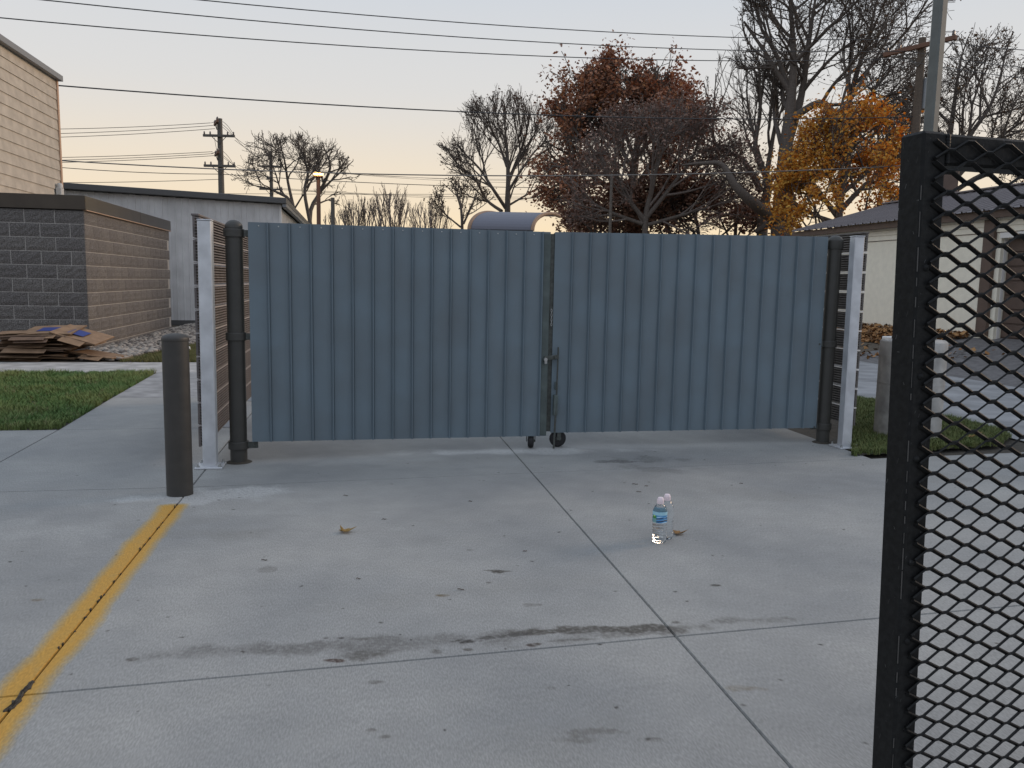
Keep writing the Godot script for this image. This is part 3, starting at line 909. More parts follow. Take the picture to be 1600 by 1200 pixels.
func build_enclosure() -> void:
	var lf := gate_leaf("ribbed_gate", "left leaf of blue-grey ribbed steel gate with white screw heads along its top", Vector3(-0.695, 0, -5.46), Vector3(1.318, 0, -5.765), [1.539, 1.551], [0.141, 0.092], 0.1327, true, 0.108)
	var rt := gate_leaf("ribbed_gate", "right leaf of blue-grey ribbed steel gate carrying the upright drop rod", Vector3(1.352, 0, -5.775), Vector3(3.452, 0, -5.76), [1.553, 1.577], [0.112, 0.123], 0.1327, false, 0.118)
	var ll := Vector2(2.013, 0.305).length()
	caster(lf, Vector3(ll - 0.10, 0.052, -0.045), 0.05, 1.15)
	caster(rt, Vector3(0.065, 0.062, -0.04), 0.062, 0.12)
	# edge channel beside the gap on the left leaf
	var b := MB.new()
	b.cbox(Vector3(ll - 0.028, 0.82, 0.006), Vector3(0.052, 1.44, 0.010), 0.002)
	part(lf, "edge_channel", b.mesh(), M.gate_frame)
	b = MB.new()
	b.cbox(Vector3(-0.018, 0.83, -0.012), Vector3(0.07, 1.42, 0.006), 0.001)
	part(rt, "astragal", b.mesh(), M.steel_dark)
	# latch across the gap
	b = MB.new()
	b.cbox(Vector3(0.0, 0, 0), Vector3(0.105, 0.032, 0.012), 0.003, Basis(Vector3(0, 0, 1), 0.12))
	b.rod(Vector3(0.028, 0.004, 0.0), Vector3(0.028, 0.004, 0.022), 0.012, 8)
	var la := part(rt, "latch", b.mesh(), M.steel_dark, Vector3(-0.012, 0.665, 0.034))
	b = MB.new()
	b.rod(Vector3(-0.048, -0.012, 0.002), Vector3(-0.048, -0.012, 0.030), 0.013, 8)
	b.cbox(Vector3(-0.044, -0.03, 0.012), Vector3(0.02, 0.03, 0.018), 0.003)
	part(la, "catch", b.mesh(), M.steel)
	# drop rod with its two guides
	b = MB.new()
	b.rod(Vector3(0.018, 0.005, 0.045), Vector3(0.030, 0.36, 0.040), 0.0075, 8)
	b.rod(Vector3(0.030, 0.36, 0.040), Vector3(0.036, 0.74, 0.034), 0.006, 8)
	var dr := part(rt, "drop_rod", b.mesh(), M.steel_dark)
	b = MB.new()
	b.cbox(Vector3(0.026, 0.32, 0.030), Vector3(0.032, 0.15, 0.034), 0.004)
	part(dr, "guide", b.mesh(), M.gate_frame)
	b = MB.new()
	b.cbox(Vector3(0.029, 0.46, 0.026), Vector3(0.022, 0.06, 0.022), 0.004)
	part(dr, "guide", b.mesh(), M.gate_frame)
	# hanging chain in the gap
	for k in 7:
		b = MB.new()
		var pts := PackedVector3Array()
		var rr := PackedFloat32Array()
		for i in 9:
			var a := TAU * i / 8.0
			pts.push_back(Vector3(cos(a) * 0.006, sin(a) * 0.011, 0)); rr.push_back(0.0022)
		b.tube(pts, rr, 5)
		part(rt, "chain_link", b.mesh(), M.steel, Vector3(-0.014, 0.90 + k * 0.0165, 0.006), Basis(Vector3.UP, 0.3 + (k % 2) * 1.4))

	round_post("dark round gate post with domed cap and ring hinges beside the left silver post", Vector3(-0.786, 0, -5.505), 0.0535, 1.558, [1.470, 0.82, 0.115], 1.0, false)
	round_post("dark round gate post with thick sleeved cap beside the right silver post", Vector3(3.53, 0, -5.79), 0.050, 1.590, [0.77, 0.13], -1.0, true)
	silver_post("square silver post standing between the bollard and the left gate post", Vector3(-0.942, 0, -5.385), 0.082, 1.535, -0.004)
	silver_post("square silver post at the grass edge beside the right gate post", Vector3(3.598, 0, -5.60), 0.076, 1.572, 0.006)
	slat_fence("brown grooved slat fence running back from the left silver post", Vector3(-1.005, 0, -5.44), 2.9, 1.565, 1.0, M.slat, M.strip_brown, 0.05)
	slat_fence("dark grooved slat fence running back from the right silver post", Vector3(3.70, 0, -5.66), 2.9, 1.60, -1.0, M.slat_grey, M.strip, 0.04)

func build_bollard() -> void:
	var g := ground(277, 777)
	var t := thing("bollard", "dark brown steel pipe bollard at the head of the yellow line", "bollard", Vector3(g.x, 0, g.z - 0.07))
	var b := MB.new()
	var r := 0.069
	b.lathe([Vector2(r, -0.02), Vector2(r, 0.855)], 36)
	part(t, "pipe", b.mesh(), M.bollard)
	b = MB.new()
	var prof := [Vector2(r * 0.99, 0.845), Vector2(r * 1.03, 0.850), Vector2(r * 1.03, 0.862)]
	for k in 7:
		var a := PI / 2 * (k + 1) / 7.0
		prof.push_back(Vector2(r * 1.02 * cos(a) + 0.0, 0.862 + 0.028 * sin(a)))
	b.lathe(prof, 36)
	part(t, "cap", b.mesh(), M.bollard)

# ------------------------------------------------------------------ buildings on the left
func block_meshes(w: float, h: float, count: int) -> Array:
	var out := []
	for q in count:
		var b := MB.new()
		var nx := 7
		var ny := 4
		var z := []
		for j in ny + 1:
			for i in nx + 1:
				var rim: bool = i == 0 or j == 0 or i == nx or j == ny
				z.push_back(0.004 if rim else 0.012 + rng.randf_range(-0.006, 0.008))
		var P := func(i: int, j: int) -> Vector3: return Vector3(-w / 2 + w * i / nx, -h / 2 + h * j / ny, z[j * (nx + 1) + i])
		for j in ny:
			for i in nx:
				b.quad(P.call(i, j), P.call(i + 1, j), P.call(i + 1, j + 1), P.call(i, j + 1))
		var d := Vector3(0, 0, -0.05)
		for i in nx:
			b.quad(P.call(i, 0) + d, P.call(i + 1, 0) + d, P.call(i + 1, 0), P.call(i, 0))
			b.quad(P.call(i, ny), P.call(i + 1, ny), P.call(i + 1, ny) + d, P.call(i, ny) + d)
		for j in ny:
			b.quad(P.call(0, j) + d, P.call(0, j), P.call(0, j + 1), P.call(0, j + 1) + d)
			b.quad(P.call(nx, j), P.call(nx, j) + d, P.call(nx, j + 1) + d, P.call(nx, j + 1))
		out.push_back(b.mesh())
	return out

func build_block_building() -> void:
	var X := -4.15
	var Z := -13.78
	var top := 2.155
	var t := thing("block_building", "low building of dark split-face concrete blocks with a bronze metal coping", "building", Vector3(X, 0, Z))
	var b := MB.new()
	b.box(Vector3(-1.75, top / 2, -2.85), Vector3(3.5 - 0.024, top - 0.01, 5.7 - 0.024))
	part(t, "mortar_core", b.mesh(), M.mortar)
	var ch := 0.2085
	var bw := 0.425
	var full := block_meshes(bw - 0.011, ch - 0.010, 5)
	var half := block_meshes(bw / 2 - 0.011, ch - 0.010, 3)
	var rows := 11
	for r in rows:
		var y := top - (r + 0.5) * ch
		# front, looking to the camera
		var x := 0.0
		var first: bool = r % 2 == 0
		var k := 0
		while x > -3.4:
			var h: bool = k == 0 and not first
			var w: float = bw / 2 if h else bw
			part(t, "block", half[rng.randi() % 3] if h else full[rng.randi() % 5], M.block if rng.randf() < 0.6 else M.block_b, Vector3(x - w / 2, y, -0.014))
			x -= w
			k += 1
		# right side, running back
		var z := 0.0
		k = 0
		while z > -5.5:
			var h: bool = k == 0 and first
			var w: float = bw / 2 if h else bw
			part(t, "block", half[rng.randi() % 3] if h else full[rng.randi() % 5], M.block if rng.randf() < 0.6 else M.block_b, Vector3(-0.014, y, z - w / 2), Basis(Vector3.UP, PI / 2))
			z -= w
			k += 1
	# coping in sheet lengths
	b = MB.new()
	b.cbox(Vector3(-1.78, top + 0.115, 0.012), Vector3(3.62, 0.215, 0.03), 0.004)
	part(t, "coping", b.mesh(), M.cap)
	for s in [[0.0, -3.2], [-3.205, -5.75]]:
		b = MB.new()
		b.cbox(Vector3(0.016, top + 0.115, (s[0] + s[1]) / 2), Vector3(0.03, 0.215, s[0] - s[1]), 0.004)
		part(t, "coping", b.mesh(), M.cap)
	b = MB.new()
	b.cbox(Vector3(0.010, top + 0.004, -2.88), Vector3(0.052, 0.012, 5.74), 0.003)
	part(t, "drip_edge", b.mesh(), M.trim_tan)
	b = MB.new()
	b.box(Vector3(-1.76, top + 0.10, -2.88), Vector3(3.46, 0.18, 5.66))
	part(t, "roof", b.mesh(), M.roof_dark)

	# upper storey in lap siding
	var sx := -5.4
	var z0 := -13.95
	var z1 := -16.70
	var u := thing("siding_building", "taller building clad in tan lap siding behind the block wall", "building", Vector3(sx, 2.34, z0))
	b = MB.new()
	b.box(Vector3(-3.0, 1.15, (z1 - z0) / 2), Vector3(5.95, 2.3, z0 - z1 - 0.03))
	part(u, "wall", b.mesh(), M.siding)
	b = MB.new()
	var L := z0 - z1 - 0.06
	b.quad(Vector3(0.018, -0.09, 0), Vector3(0.018, -0.09, -L), Vector3(0.004, 0.094, -L), Vector3(0.004, 0.094, 0))
	b.quad(Vector3(-0.02, -0.09, 0), Vector3(-0.02, -0.09, -L), Vector3(0.018, -0.09, -L), Vector3(0.018, -0.09, 0))
	var lap := b.mesh()
	for k in 14:
		var y := 0.09 + k * 0.178
		if y > 2.32: break
		part(u, "lap_board", lap, M.siding, Vector3(0.0, y, 0))
	b = MB.new()
	b.cbox(Vector3(0.008, 1.16, z1 - z0 + 0.02), Vector3(0.05, 2.3, 0.07), 0.004)
	part(u, "corner_trim", b.mesh(), M.trim_tan)
	b = MB.new()
	b.cbox(Vector3(-2.95, 2.355, (z1 - z0) / 2), Vector3(6.1, 0.10, z0 - z1 + 0.12), 0.006)
	part(u, "roof_edge", b.mesh(), M.fascia)
	b = MB.new()
	b.cbox(Vector3(0.07, 0.30, -2.45), Vector3(0.10, 0.16, 0.14), 0.01)
	b.lathe([Vector2(0.055, 0), Vector2(0.055, 0.05), Vector2(0.04, 0.08), Vector2(0, 0.09)], 14, Vector3(0.07, 0.38, -2.45))
	part(u, "vent_box", b.mesh(), M.meter)

	# grey ribbed metal shed behind
	var mz := -21.2
	var mx := -1.94
	var s := thing("metal_shed", "long grey ribbed metal shed with dark roof edge behind the block wall", "building", Vector3(mx, 0, mz))
	var wl := 8.4
	var slope := 0.034
	b = MB.new()
	b.box(Vector3(-wl / 2, 1.45, -5.5), Vector3(wl - 0.02, 2.9, 10.96))
	part(s, "inner_wall", b.mesh(), M.metal_wall)
	var pw := 0.30
	for k in 28:
		var x := -(k + 1) * pw
		var hh := 2.955 + (k + 0.5) * pw * slope
		b = MB.new()
		var pr := [Vector2(0, 0.0), Vector2(0.11, 0.0), Vector2(0.125, 0.012), Vector2(0.145, 0.012), Vector2(0.16, 0), Vector2(0.268, 0), Vector2(0.275, 0.022), Vector2(0.293, 0.022), Vector2(pw, 0)]
		for i in pr.size() - 1:
			b.quad(Vector3(pr[i].x, 0.12, pr[i].y), Vector3(pr[i + 1].x, 0.12, pr[i + 1].y), Vector3(pr[i + 1].x, hh, pr[i + 1].y), Vector3(pr[i].x, hh, pr[i].y))
		part(s, "wall_panel", b.mesh(), M.metal_wall, Vector3(x, 0, 0.006))
	b = MB.new()
	b.cbox(Vector3(0.006, 1.5, 0.0), Vector3(0.07, 2.9, 0.05), 0.004)
	part(s, "corner_trim", b.mesh(), M.white_trim)
	b = MB.new()
	b.box(Vector3(-wl / 2, 0.06, 0.0), Vector3(wl, 0.12, 0.03))
	part(s, "footing", b.mesh(), M.roof_dark)
	b = MB.new()
	var ang := -atan(slope)
	b.cbox(Vector3(-wl / 2 + 0.05, 3.04 + wl / 2 * slope, -5.45), Vector3(wl + 0.25, 0.14, 11.3), 0.01, Basis(Vector3(0, 0, 1), ang))
	part(s, "roof", b.mesh(), M.roof_dark)
	b = MB.new()
	b.cbox(Vector3(0.12, 2.93, -5.45), Vector3(0.10, 0.09, 11.2), 0.01)
	part(s, "gutter", b.mesh(), M.fascia)

func build_cardboard() -> void:
	var spots := []
	var rows := 15
	for k in rows:
		var f := float(k) / rows
		spots.push_back([Vector3(-4.42 + rng.randf_range(-0.32, 0.22) * (1.0 - f * 0.5), 0.012 + k * 0.0235, -12.72 + rng.randf_range(-0.14, 0.16)), rng.randf_range(-0.28, 0.28), lerpf(1.28, 0.78, f) * rng.randf_range(0.9, 1.08), rng.randf_range(0.55, 0.75), 0])
	spots.push_back([Vector3(-3.52, 0.020, -12.55), 0.35, 0.62, 0.5, 0])
	spots.push_back([Vector3(-3.66, 0.060, -12.52), -0.2, 0.6, 0.45, 0])
	spots.push_back([Vector3(-4.28, 0.384, -12.62), -0.1, 0.72, 0.55, 1])
	spots.push_back([Vector3(-3.86, 0.335, -12.50), -0.25, 0.66, 0.5, 2])
	for q in spots:
		var L: float = q[2]
		var W: float = q[3]
		var lab := "flattened brown cardboard box lying in the heap beside the block wall"
		var grp := "flattened boxes in the heap"
		if q[4] == 1: lab = "flattened cardboard box with blue print on top of the heap"; grp = ""
		if q[4] == 2: lab = "flattened cardboard box with blue print slipping off the heap toward the stones"; grp = ""
		var t := thing("cardboard_box", lab, "cardboard box", q[0], q[1], grp)
		var tiltz := rng.randf_range(-0.03, 0.03)
		if q[4] == 2: tiltz = -0.26
		if q[4] == 1: tiltz = 0.04
		t.rotation.z = tiltz if q[4] != 0 or q[0].x < -3.7 else -0.12
		if q[4] != 0: t.rotation.x = 0.16
		var m: Material = M.cardboard if rng.randf() < 0.6 or q[4] else M.cardboard_dark
		for layer in 2:
			var b := MB.new()
			var n := 8
			var ph := rng.randf() * 6.0
			var wv := rng.randf_range(0.004, 0.010)
			var pt := func(i: int, s: float, up: float) -> Vector3:
				var f := float(i) / n
				return Vector3((f - 0.5) * L, layer * 0.010 + up + wv * sin(f * 5.0 + ph) * (1.0 if s > 0 else 0.4) + wv, s * W / 2)
			for i in n:
				b.quad(pt.call(i, 1, 0.005), pt.call(i + 1, 1, 0.005), pt.call(i + 1, -1, 0.005), pt.call(i, -1, 0.005))
				b.quad(pt.call(i, -1, 0), pt.call(i + 1, -1, 0), pt.call(i + 1, 1, 0), pt.call(i, 1, 0))
				b.quad(pt.call(i, 1, 0), pt.call(i + 1, 1, 0), pt.call(i + 1, 1, 0.005), pt.call(i, 1, 0.005))
				b.quad(pt.call(i + 1, -1, 0), pt.call(i, -1, 0), pt.call(i, -1, 0.005), pt.call(i + 1, -1, 0.005))
			b.quad(pt.call(n, 1, 0), pt.call(n, -1, 0), pt.call(n, -1, 0.005), pt.call(n, 1, 0.005))
			b.quad(pt.call(0, -1, 0), pt.call(0, 1, 0), pt.call(0, 1, 0.005), pt.call(0, -1, 0.005))
			part(t, "sheet", b.mesh(), m)
		if rng.randf() < 0.7:
			var b := MB.new()
			var bs := Basis(Vector3.RIGHT, rng.randf_range(0.05, 0.35))
			b.box(Vector3(rng.randf_range(-0.1, 0.1) * L, 0.012, W / 2) + bs * Vector3(0, 0, 0.07), Vector3(L * 0.48, 0.004, 0.14), bs)
			part(t, "flap", b.mesh(), m)
		if q[4]:
			var b := MB.new()
			b.box(Vector3(-0.05 * L, 0.0362, 0.02), Vector3(L * 0.34, 0.003, W * 0.42))
			part(t, "printed_panel", b.mesh(), M.print_blue)

# ------------------------------------------------------------------ right side
func build_garage() -> void:
	var X := 10.4
	var z1 := -18.3
	var z0 := -6.0
	var t := thing("garage", "cream garage with brown trim and dark ribbed metal roof beyond the road", "building", Vector3(X, 0, z0))
	var L := z0 - z1
	var dz0 := 6.15      # door opening, measured back from z0
	var b := MB.new()
	# wall left of the door (towards the fence), sheet wall and three laps under the eave
	b.box(Vector3(0.09, 1.08, -(dz0 + L) / 2), Vector3(0.18, 2.16, L - dz0))
	part(t, "wall", b.mesh(), M.cream)
	b = MB.new()
	b.box(Vector3(0.09, 2.25, -L / 2), Vector3(0.178, 0.40, L))
	b.box(Vector3(2.2, 1.2, -L + 0.02), Vector3(4.2, 2.4, 0.16))
	b.box(Vector3(0.09, 1.08, -1.2), Vector3(0.18, 2.16, 2.4))
	part(t, "wall", b.mesh(), M.cream)
	for k in 3:
		b = MB.new()
		b.cbox(Vector3(-0.010, 2.205 + k * 0.098, -L / 2), Vector3(0.018, 0.092, L), 0.004)
		part(t, "lap_board", b.mesh(), M.cream)
	b = MB.new()
	b.box(Vector3(-0.004, 2.155, -L / 2), Vector3(0.02, 0.012, L))
	part(t, "drip_edge", b.mesh(), M.brown)
	# overhead door of panels
	b = MB.new()
	b.box(Vector3(0.16, 1.3, -(2.4 + dz0) / 2), Vector3(0.03, 1.9, dz0 - 2.4))
	var door := part(t, "door", b.mesh(), M.brown)
	for r in 7:
		for c in 4:
			b = MB.new()
			b.cbox(Vector3(0.136, 0.53 + r * 0.235, -2.4 - (c + 0.5) * (dz0 - 2.4) / 4.0), Vector3(0.022, 0.205, (dz0 - 2.4) / 4.0 - 0.05), 0.008)
			part(door, "door_panel", b.mesh(), M.brown)
	b = MB.new()
	b.cbox(Vector3(0.09, 1.25, -dz0 - 0.02), Vector3(0.06, 1.85, 0.05), 0.004)
	part(t, "door_frame", b.mesh(), M.white_trim)
	b = MB.new()
	b.cbox(Vector3(-0.035, 1.4, -dz0 - 0.22), Vector3(0.07, 1.95, 0.24), 0.006)
	part(t, "corner_board", b.mesh(), M.brown)
	b = MB.new()
	b.cbox(Vector3(-0.01, 2.10, -(2.4 + dz0) / 2), Vector3(0.05, 0.09, dz0 - 2.4), 0.004)
	part(t, "door_frame", b.mesh(), M.white_trim)
	# eave, roof of ribbed sheets
	b = MB.new()
	b.cbox(Vector3(-0.17, 2.44, -L / 2), Vector3(0.03, 0.12, L + 0.7), 0.004)
	b.box(Vector3(-0.08, 2.40, -L / 2), Vector3(0.20, 0.015, L + 0.6))
	part(t, "fascia", b.mesh(), M.brown)
	var ridge := Vector2(2.35, 3.25)
	var eave := Vector2(-0.26, 2.505)
	var rl := L + 0.9
	var pitch := 0.26
	var n := int(rl / pitch)
	b = MB.new()
	var pr := [Vector2(0, 0.0), Vector2(0.10, 0.0), Vector2(0.115, 0.008), Vector2(0.14, 0.008), Vector2(0.155, 0.0), Vector2(0.21, 0.0), Vector2(0.222, 0.03), Vector2(0.25, 0.03), Vector2(pitch, 0)]
	var sl := (ridge - eave).normalized()
	var nn := Vector3(-sl.y, sl.x, 0)
	for i in pr.size() - 1:
		var e0: Vector3 = Vector3(eave.x, eave.y, -pr[i].x) + nn * pr[i].y
		var e1: Vector3 = Vector3(eave.x, eave.y, -pr[i + 1].x) + nn * pr[i + 1].y
		var r0: Vector3 = Vector3(ridge.x, ridge.y, -pr[i].x) + nn * pr[i].y
		var r1: Vector3 = Vector3(ridge.x, ridge.y, -pr[i + 1].x) + nn * pr[i + 1].y
		b.quad(e1, e0, r0, r1)
		b.quad(e0 - nn * 0.004, e1 - nn * 0.004, r1 - nn * 0.004, r0 - nn * 0.004)
	var sheet := b.mesh()
	var roof := Node3D.new()
	roof.name = "roof"
	t.add_child(roof)
	for k in n:
		part(roof, "roof_sheet", sheet, M.roof, Vector3(0, 0, 0.45 - k * pitch))
	b = MB.new()
	b.quad(Vector3(ridge.x, ridge.y, 0.45), Vector3(ridge.x, ridge.y, 0.45 - rl), Vector3(ridge.x * 2 + 0.26, eave.y, 0.45 - rl), Vector3(ridge.x * 2 + 0.26, eave.y, 0.45))
	b.cbox(Vector3(ridge.x, ridge.y + 0.02, 0.45 - rl / 2), Vector3(0.3, 0.04, rl), 0.01)
	part(roof, "back_slope", b.mesh(), M.roof)
	# gable end
	b = MB.new()
	b.tri(Vector3(0.1, 2.4, -L), Vector3(ridge.x, 3.2, -L), Vector3(4.4, 2.4, -L))
	part(t, "gable", b.mesh(), M.cream)
	b = MB.new()
	b.cbox(Vector3(2.6, 3.5, -L + 1.2), Vector3(0.45, 0.9, 0.45), 0.02)
	part(t, "chimney", b.mesh(), M.brown)
	# things by the wall
	b = MB.new()
	b.cbox(Vector3(0, 0.09, 0), Vector3(0.5, 0.18, 0.35), 0.01)
	var pt := single("white_box", b.mesh(), M.paper, "small white box on the leaves below the garage wall", "box", "", Vector3(9.25, 0.19, -12.95))
	pt.rotation.y = 0.3
	b = MB.new()
	b.quad(Vector3(-0.2, 0.0, 0.12), Vector3(0.2, 0.0, 0.14), Vector3(0.16, 0.10, -0.1), Vector3(-0.18, 0.07, -0.12))
	b.quad(Vector3(0.2, 0.0, 0.14), Vector3(0.34, 0.02, -0.02), Vector3(0.26, 0.08, -0.14), Vector3(0.16, 0.10, -0.1))
	b.quad(Vector3(-0.2, 0.0, 0.12), Vector3(-0.18, 0.07, -0.12), Vector3(-0.3, 0.0, -0.1), Vector3(-0.32, 0.0, 0.05))
	single("blue_tarp", b.mesh(), M.blue_tarp, "crumpled scrap of blue plastic sheet beside the white box", "tarp", "", Vector3(9.05, 0.165, -12.55))

func build_light_pole() -> void:
	var g := ground(1444, 690)
	var c := Vector3(g.x, 0, g.z - 0.22)
	var t := thing("concrete_pedestal", "round grey concrete pole base standing in the grass island", "concrete base", c)
	var b := MB.new()
	var r := 0.25
	b.lathe([Vector2(r, -0.02), Vector2(r, 0.21), Vector2(r + 0.003, 0.214), Vector2(r, 0.218), Vector2(r, 0.44), Vector2(r + 0.004, 0.444), Vector2(r, 0.448), Vector2(r, 0.66), Vector2(r + 0.003, 0.664), Vector2(r, 0.668), Vector2(r, 0.775), Vector2(r - 0.018, 0.795), Vector2(0.0, 0.798)], 40, Vector3.ZERO, false)
	part(t, "drum", b.mesh(), M.base)
	var p := thing("light_pole", "tall square dark green light pole rising behind the black mesh gate", "light pole", c + Vector3(0, 0.798, 0), 0.35)
	b = MB.new()
	b.cbox(Vector3(0, 0.012, 0), Vector3(0.24, 0.024, 0.24), 0.004)
	part(p, "base_plate", b.mesh(), M.light_pole)
	b = MB.new()
	b.cbox(Vector3(0, 2.6, 0), Vector3(0.086, 5.16, 0.086), 0.014)
	part(p, "shaft", b.mesh(), M.light_pole)
	b = MB.new()
	b.cbox(Vector3(0, 5.2, 0.32), Vector3(0.28, 0.09, 0.55), 0.02)
	part(p, "lamp_head", b.mesh(), M.light_pole)

func build_mesh_gate() -> void:
	var T := at(1444, 203, 1.33)
	var B := at(1395, 1190, 1.445)
	var up := (T - B).normalized()
	var foot_p := T - up * (T.y / up.y)
	# frame plane: turned 21 degrees from the picture plane, right end farther
	var f := Vector3(cam_basis.z.x, 0, cam_basis.z.z).normalized() * -1.0
	var rt := Vector3(-f.z, 0, f.x)
	var th := deg_to_rad(20.0)
	var u := rt * cos(th) + f * sin(th)
	u = (u - up * u.dot(up)).normalized()
	var nrm := u.cross(up).normalized()        # towards the viewer
	var t := Node3D.new()
	t.name = numbered("mesh_gate")
	add_child(t)
	metas(t, "black painted steel gate of expanded metal mesh standing open in the foreground", "gate")
	t.transform = Transform3D(Basis(u, up, nrm), foot_p)
	var H := T.y / up.y
	var w := 0.0508
	var W := 1.15
	var b := MB.new()
	var k := 0.0045
	b.cbox(Vector3(w / 2, H / 2 + 0.002, -w / 2), Vector3(w, H - 0.004, w), k)
	part(t, "stile", b.mesh(), M.black)
	b = MB.new()
	b.cbox(Vector3(W - w / 2, H / 2 + 0.002, -w / 2), Vector3(w, H - 0.004, w), k)
	part(t, "stile", b.mesh(), M.black)
	for y in [H - w / 2, 0.12]:
		b = MB.new()
		b.cbox(Vector3(W / 2, y - 0.0015, -w / 2 - 0.0015), Vector3(W - w * 2 + 0.01, w, w), k)
		part(t, "rail", b.mesh(), M.black)
	# weld beads at the corner
	b = MB.new()
	for y in [H - 0.006, H - w]:
		for i in 9:
			b.lathe([Vector2(0.0045, -0.002), Vector2(0.004, 0.001), Vector2(0, 0.003)], 6, Vector3(w + 0.001, y + 0.0008 * sin(i * 2.0), -0.004 - i * 0.005))
	for i in 9:
		b.lathe([Vector2(0.004, -0.004), Vector2(0.0045, 0.0), Vector2(0, 0.004)], 6, Vector3(w + 0.0005, H - 0.005 - i * 0.0052, 0.0))
	part(t, "weld_bead", b.mesh(), M.black)
	# expanded metal: zigzag strands, twisted out of the sheet
	var S := 0.0335
	var Lw := 0.083
	b = MB.new()
	var x0 := 0.022
	var x1 := W - 0.022
	var rows := int((H - 0.155) / (S * 0.5))
	var ytop := H - 0.022
	for r in rows:
		var flip := r % 2
		var yc := ytop - r * S * 0.5
		# strand path: crest - slope - trough, with short flats at the bonds
		var pts := PackedVector3Array()
		var i := -1
		while true:
			var xb := x0 - 0.01 + i * Lw * 0.5
			if xb > x1 + Lw: break
			var hi: bool = (i + flip) % 2 == 0
			var yy := yc + (S * 0.25 if hi else -S * 0.25) * 0.90
			for s in [-1.0, 1.0]:
				pts.push_back(Vector3(xb + s * Lw * 0.085, yy, 0.0))
			i += 1
		var wd := 0.0074      # strand width, mostly across the sheet
		var tk := 0.0030
		for j in pts.size() - 1:
			var a := pts[j]; var c := pts[j + 1]
			if c.x < x0 or a.x > x1: continue
			if a.x < x0: a = a.lerp(c, (x0 - a.x) / (c.x - a.x))
			if c.x > x1: c = a.lerp(c, (x1 - a.x) / (c.x - a.x))
			var dir := (c - a).normalized()
			var nup := Vector3(0, 0, 1).cross(dir).normalized()
			var wax := (Vector3(0, 0, 1) * 0.80 + nup * 0.60).normalized()
			var tax := dir.cross(wax).normalized()
			var hw := wax * wd * 0.5
			var ht := tax * tk * 0.5
			var o := Vector3(0, 0, wd * 0.40 + 0.0010)
			var e := dir * 0.0006
			var q := [a - e + o - hw - ht, a - e + o + hw - ht, a - e + o + hw + ht, a - e + o - hw + ht]
			var q2 := [c + e + o - hw - ht, c + e + o + hw - ht, c + e + o + hw + ht, c + e + o - hw + ht]
			for s in 4:
				var s2 := (s + 1) % 4
				b.quad(q[s2], q[s], q2[s], q2[s2])
			b.quad(q[0], q[1], q[2], q[3])
			b.quad(q2[3], q2[2], q2[1], q2[0])
	part(t, "mesh_panel", b.mesh(), M.black)
	# bare metal where the paint has rubbed off the corner
	b = MB.new()
	var ye := 0.25
	while ye < H - 0.09:
		var le := rng.randf_range(0.006, 0.05)
		if rng.randf() < 0.72:
			b.cbox(Vector3(0.0019, ye + le / 2, -0.0019), Vector3(rng.randf_range(0.0006, 0.0018), le, 0.0014), 0.0002, Basis(Vector3.UP, -PI / 4))
		ye += le + rng.randf_range(0.001, 0.022)
	part(t, "worn_edge", b.mesh(), M.worn_metal)
	# tack welds and rivets holding the sheet
	for y in range(5):
		var rv := MB.new()
		rv.lathe([Vector2(0.006, 0), Vector2(0.005, 0.003), Vector2(0, 0.005)], 9)
		part(t, "rivet", rv.mesh(), M.black, Vector3(0.018, H - 0.22 - y * 0.16 - 0.02 * (y % 2), 0.0), Basis(Vector3.RIGHT, PI / 2))

# ------------------------------------------------------------------ poles and wires
func wire(a: Vector3, b: Vector3, sag: float, r: float, m: Material, label: String, group: String) -> void:
	var mb := MB.new()
	var pts := PackedVector3Array()
	var rr := PackedFloat32Array()
	for i in 21:
		var f := i / 20.0
		pts.push_back(a.lerp(b, f) - Vector3.UP * sag * 4.0 * f * (1.0 - f))
		rr.push_back(r)
	mb.tube(pts, rr, 4)
	single("overhead_wire", mb.mesh(), m, label, "wire", group)

func utility_pole(label: String, px: float, d: float, top_px: float, arms: Array, r: float, m: Material) -> Node3D:
	var p := at(px, (top_px + 330.0) * 0.5, d)
	p.y = 0.0
	var top := at(px, top_px, d).y
	var t := thing("utility_pole", label, "utility pole", p, 0.0, "")
	var b := MB.new()
	b.tube(PackedVector3Array([Vector3(0, -0.03, 0), Vector3(0, top, 0)]), PackedFloat32Array([r * 1.25, r * 0.85]), 10, true)
	part(t, "shaft", b.mesh(), m)
	for a in arms:         # [pixel row, half length, turn, material]
		var y := at(px, a[0], d).y
		b = MB.new()
		var bs := Basis(Vector3.UP, a[2])
		b.cbox(Vector3(0, y, 0) + bs * Vector3(0, 0, r * 1.2), Vector3(a[1] * 2.0, 0.13, 0.11), 0.01, bs)
		var o := part(t, "crossarm", b.mesh(), a[3])
		b = MB.new()
		for s in [-1.0, 1.0]:
			b.rod(bs * Vector3(s * a[1] * 0.45, 0, r * 1.3) + Vector3.UP * (y - 0.05), Vector3(0, y - a[1] * 0.5, 0) + bs * Vector3(0, 0, r), 0.02, 5)
		part(o, "brace", b.mesh(), M.pole_grey)
		for s in [-0.92, -0.55, 0.55, 0.92]:
			b = MB.new()
			b.lathe([Vector2(0.03, 0.0), Vector2(0.05, 0.05), Vector2(0.035, 0.08), Vector2(0.045, 0.12), Vector2(0.02, 0.16), Vector2(0, 0.17)], 8)
			part(o, "insulator", b.mesh(), M.ceramic, bs * Vector3(s * a[1], 0, r * 1.2) + Vector3.UP * (y + 0.06))
	return t

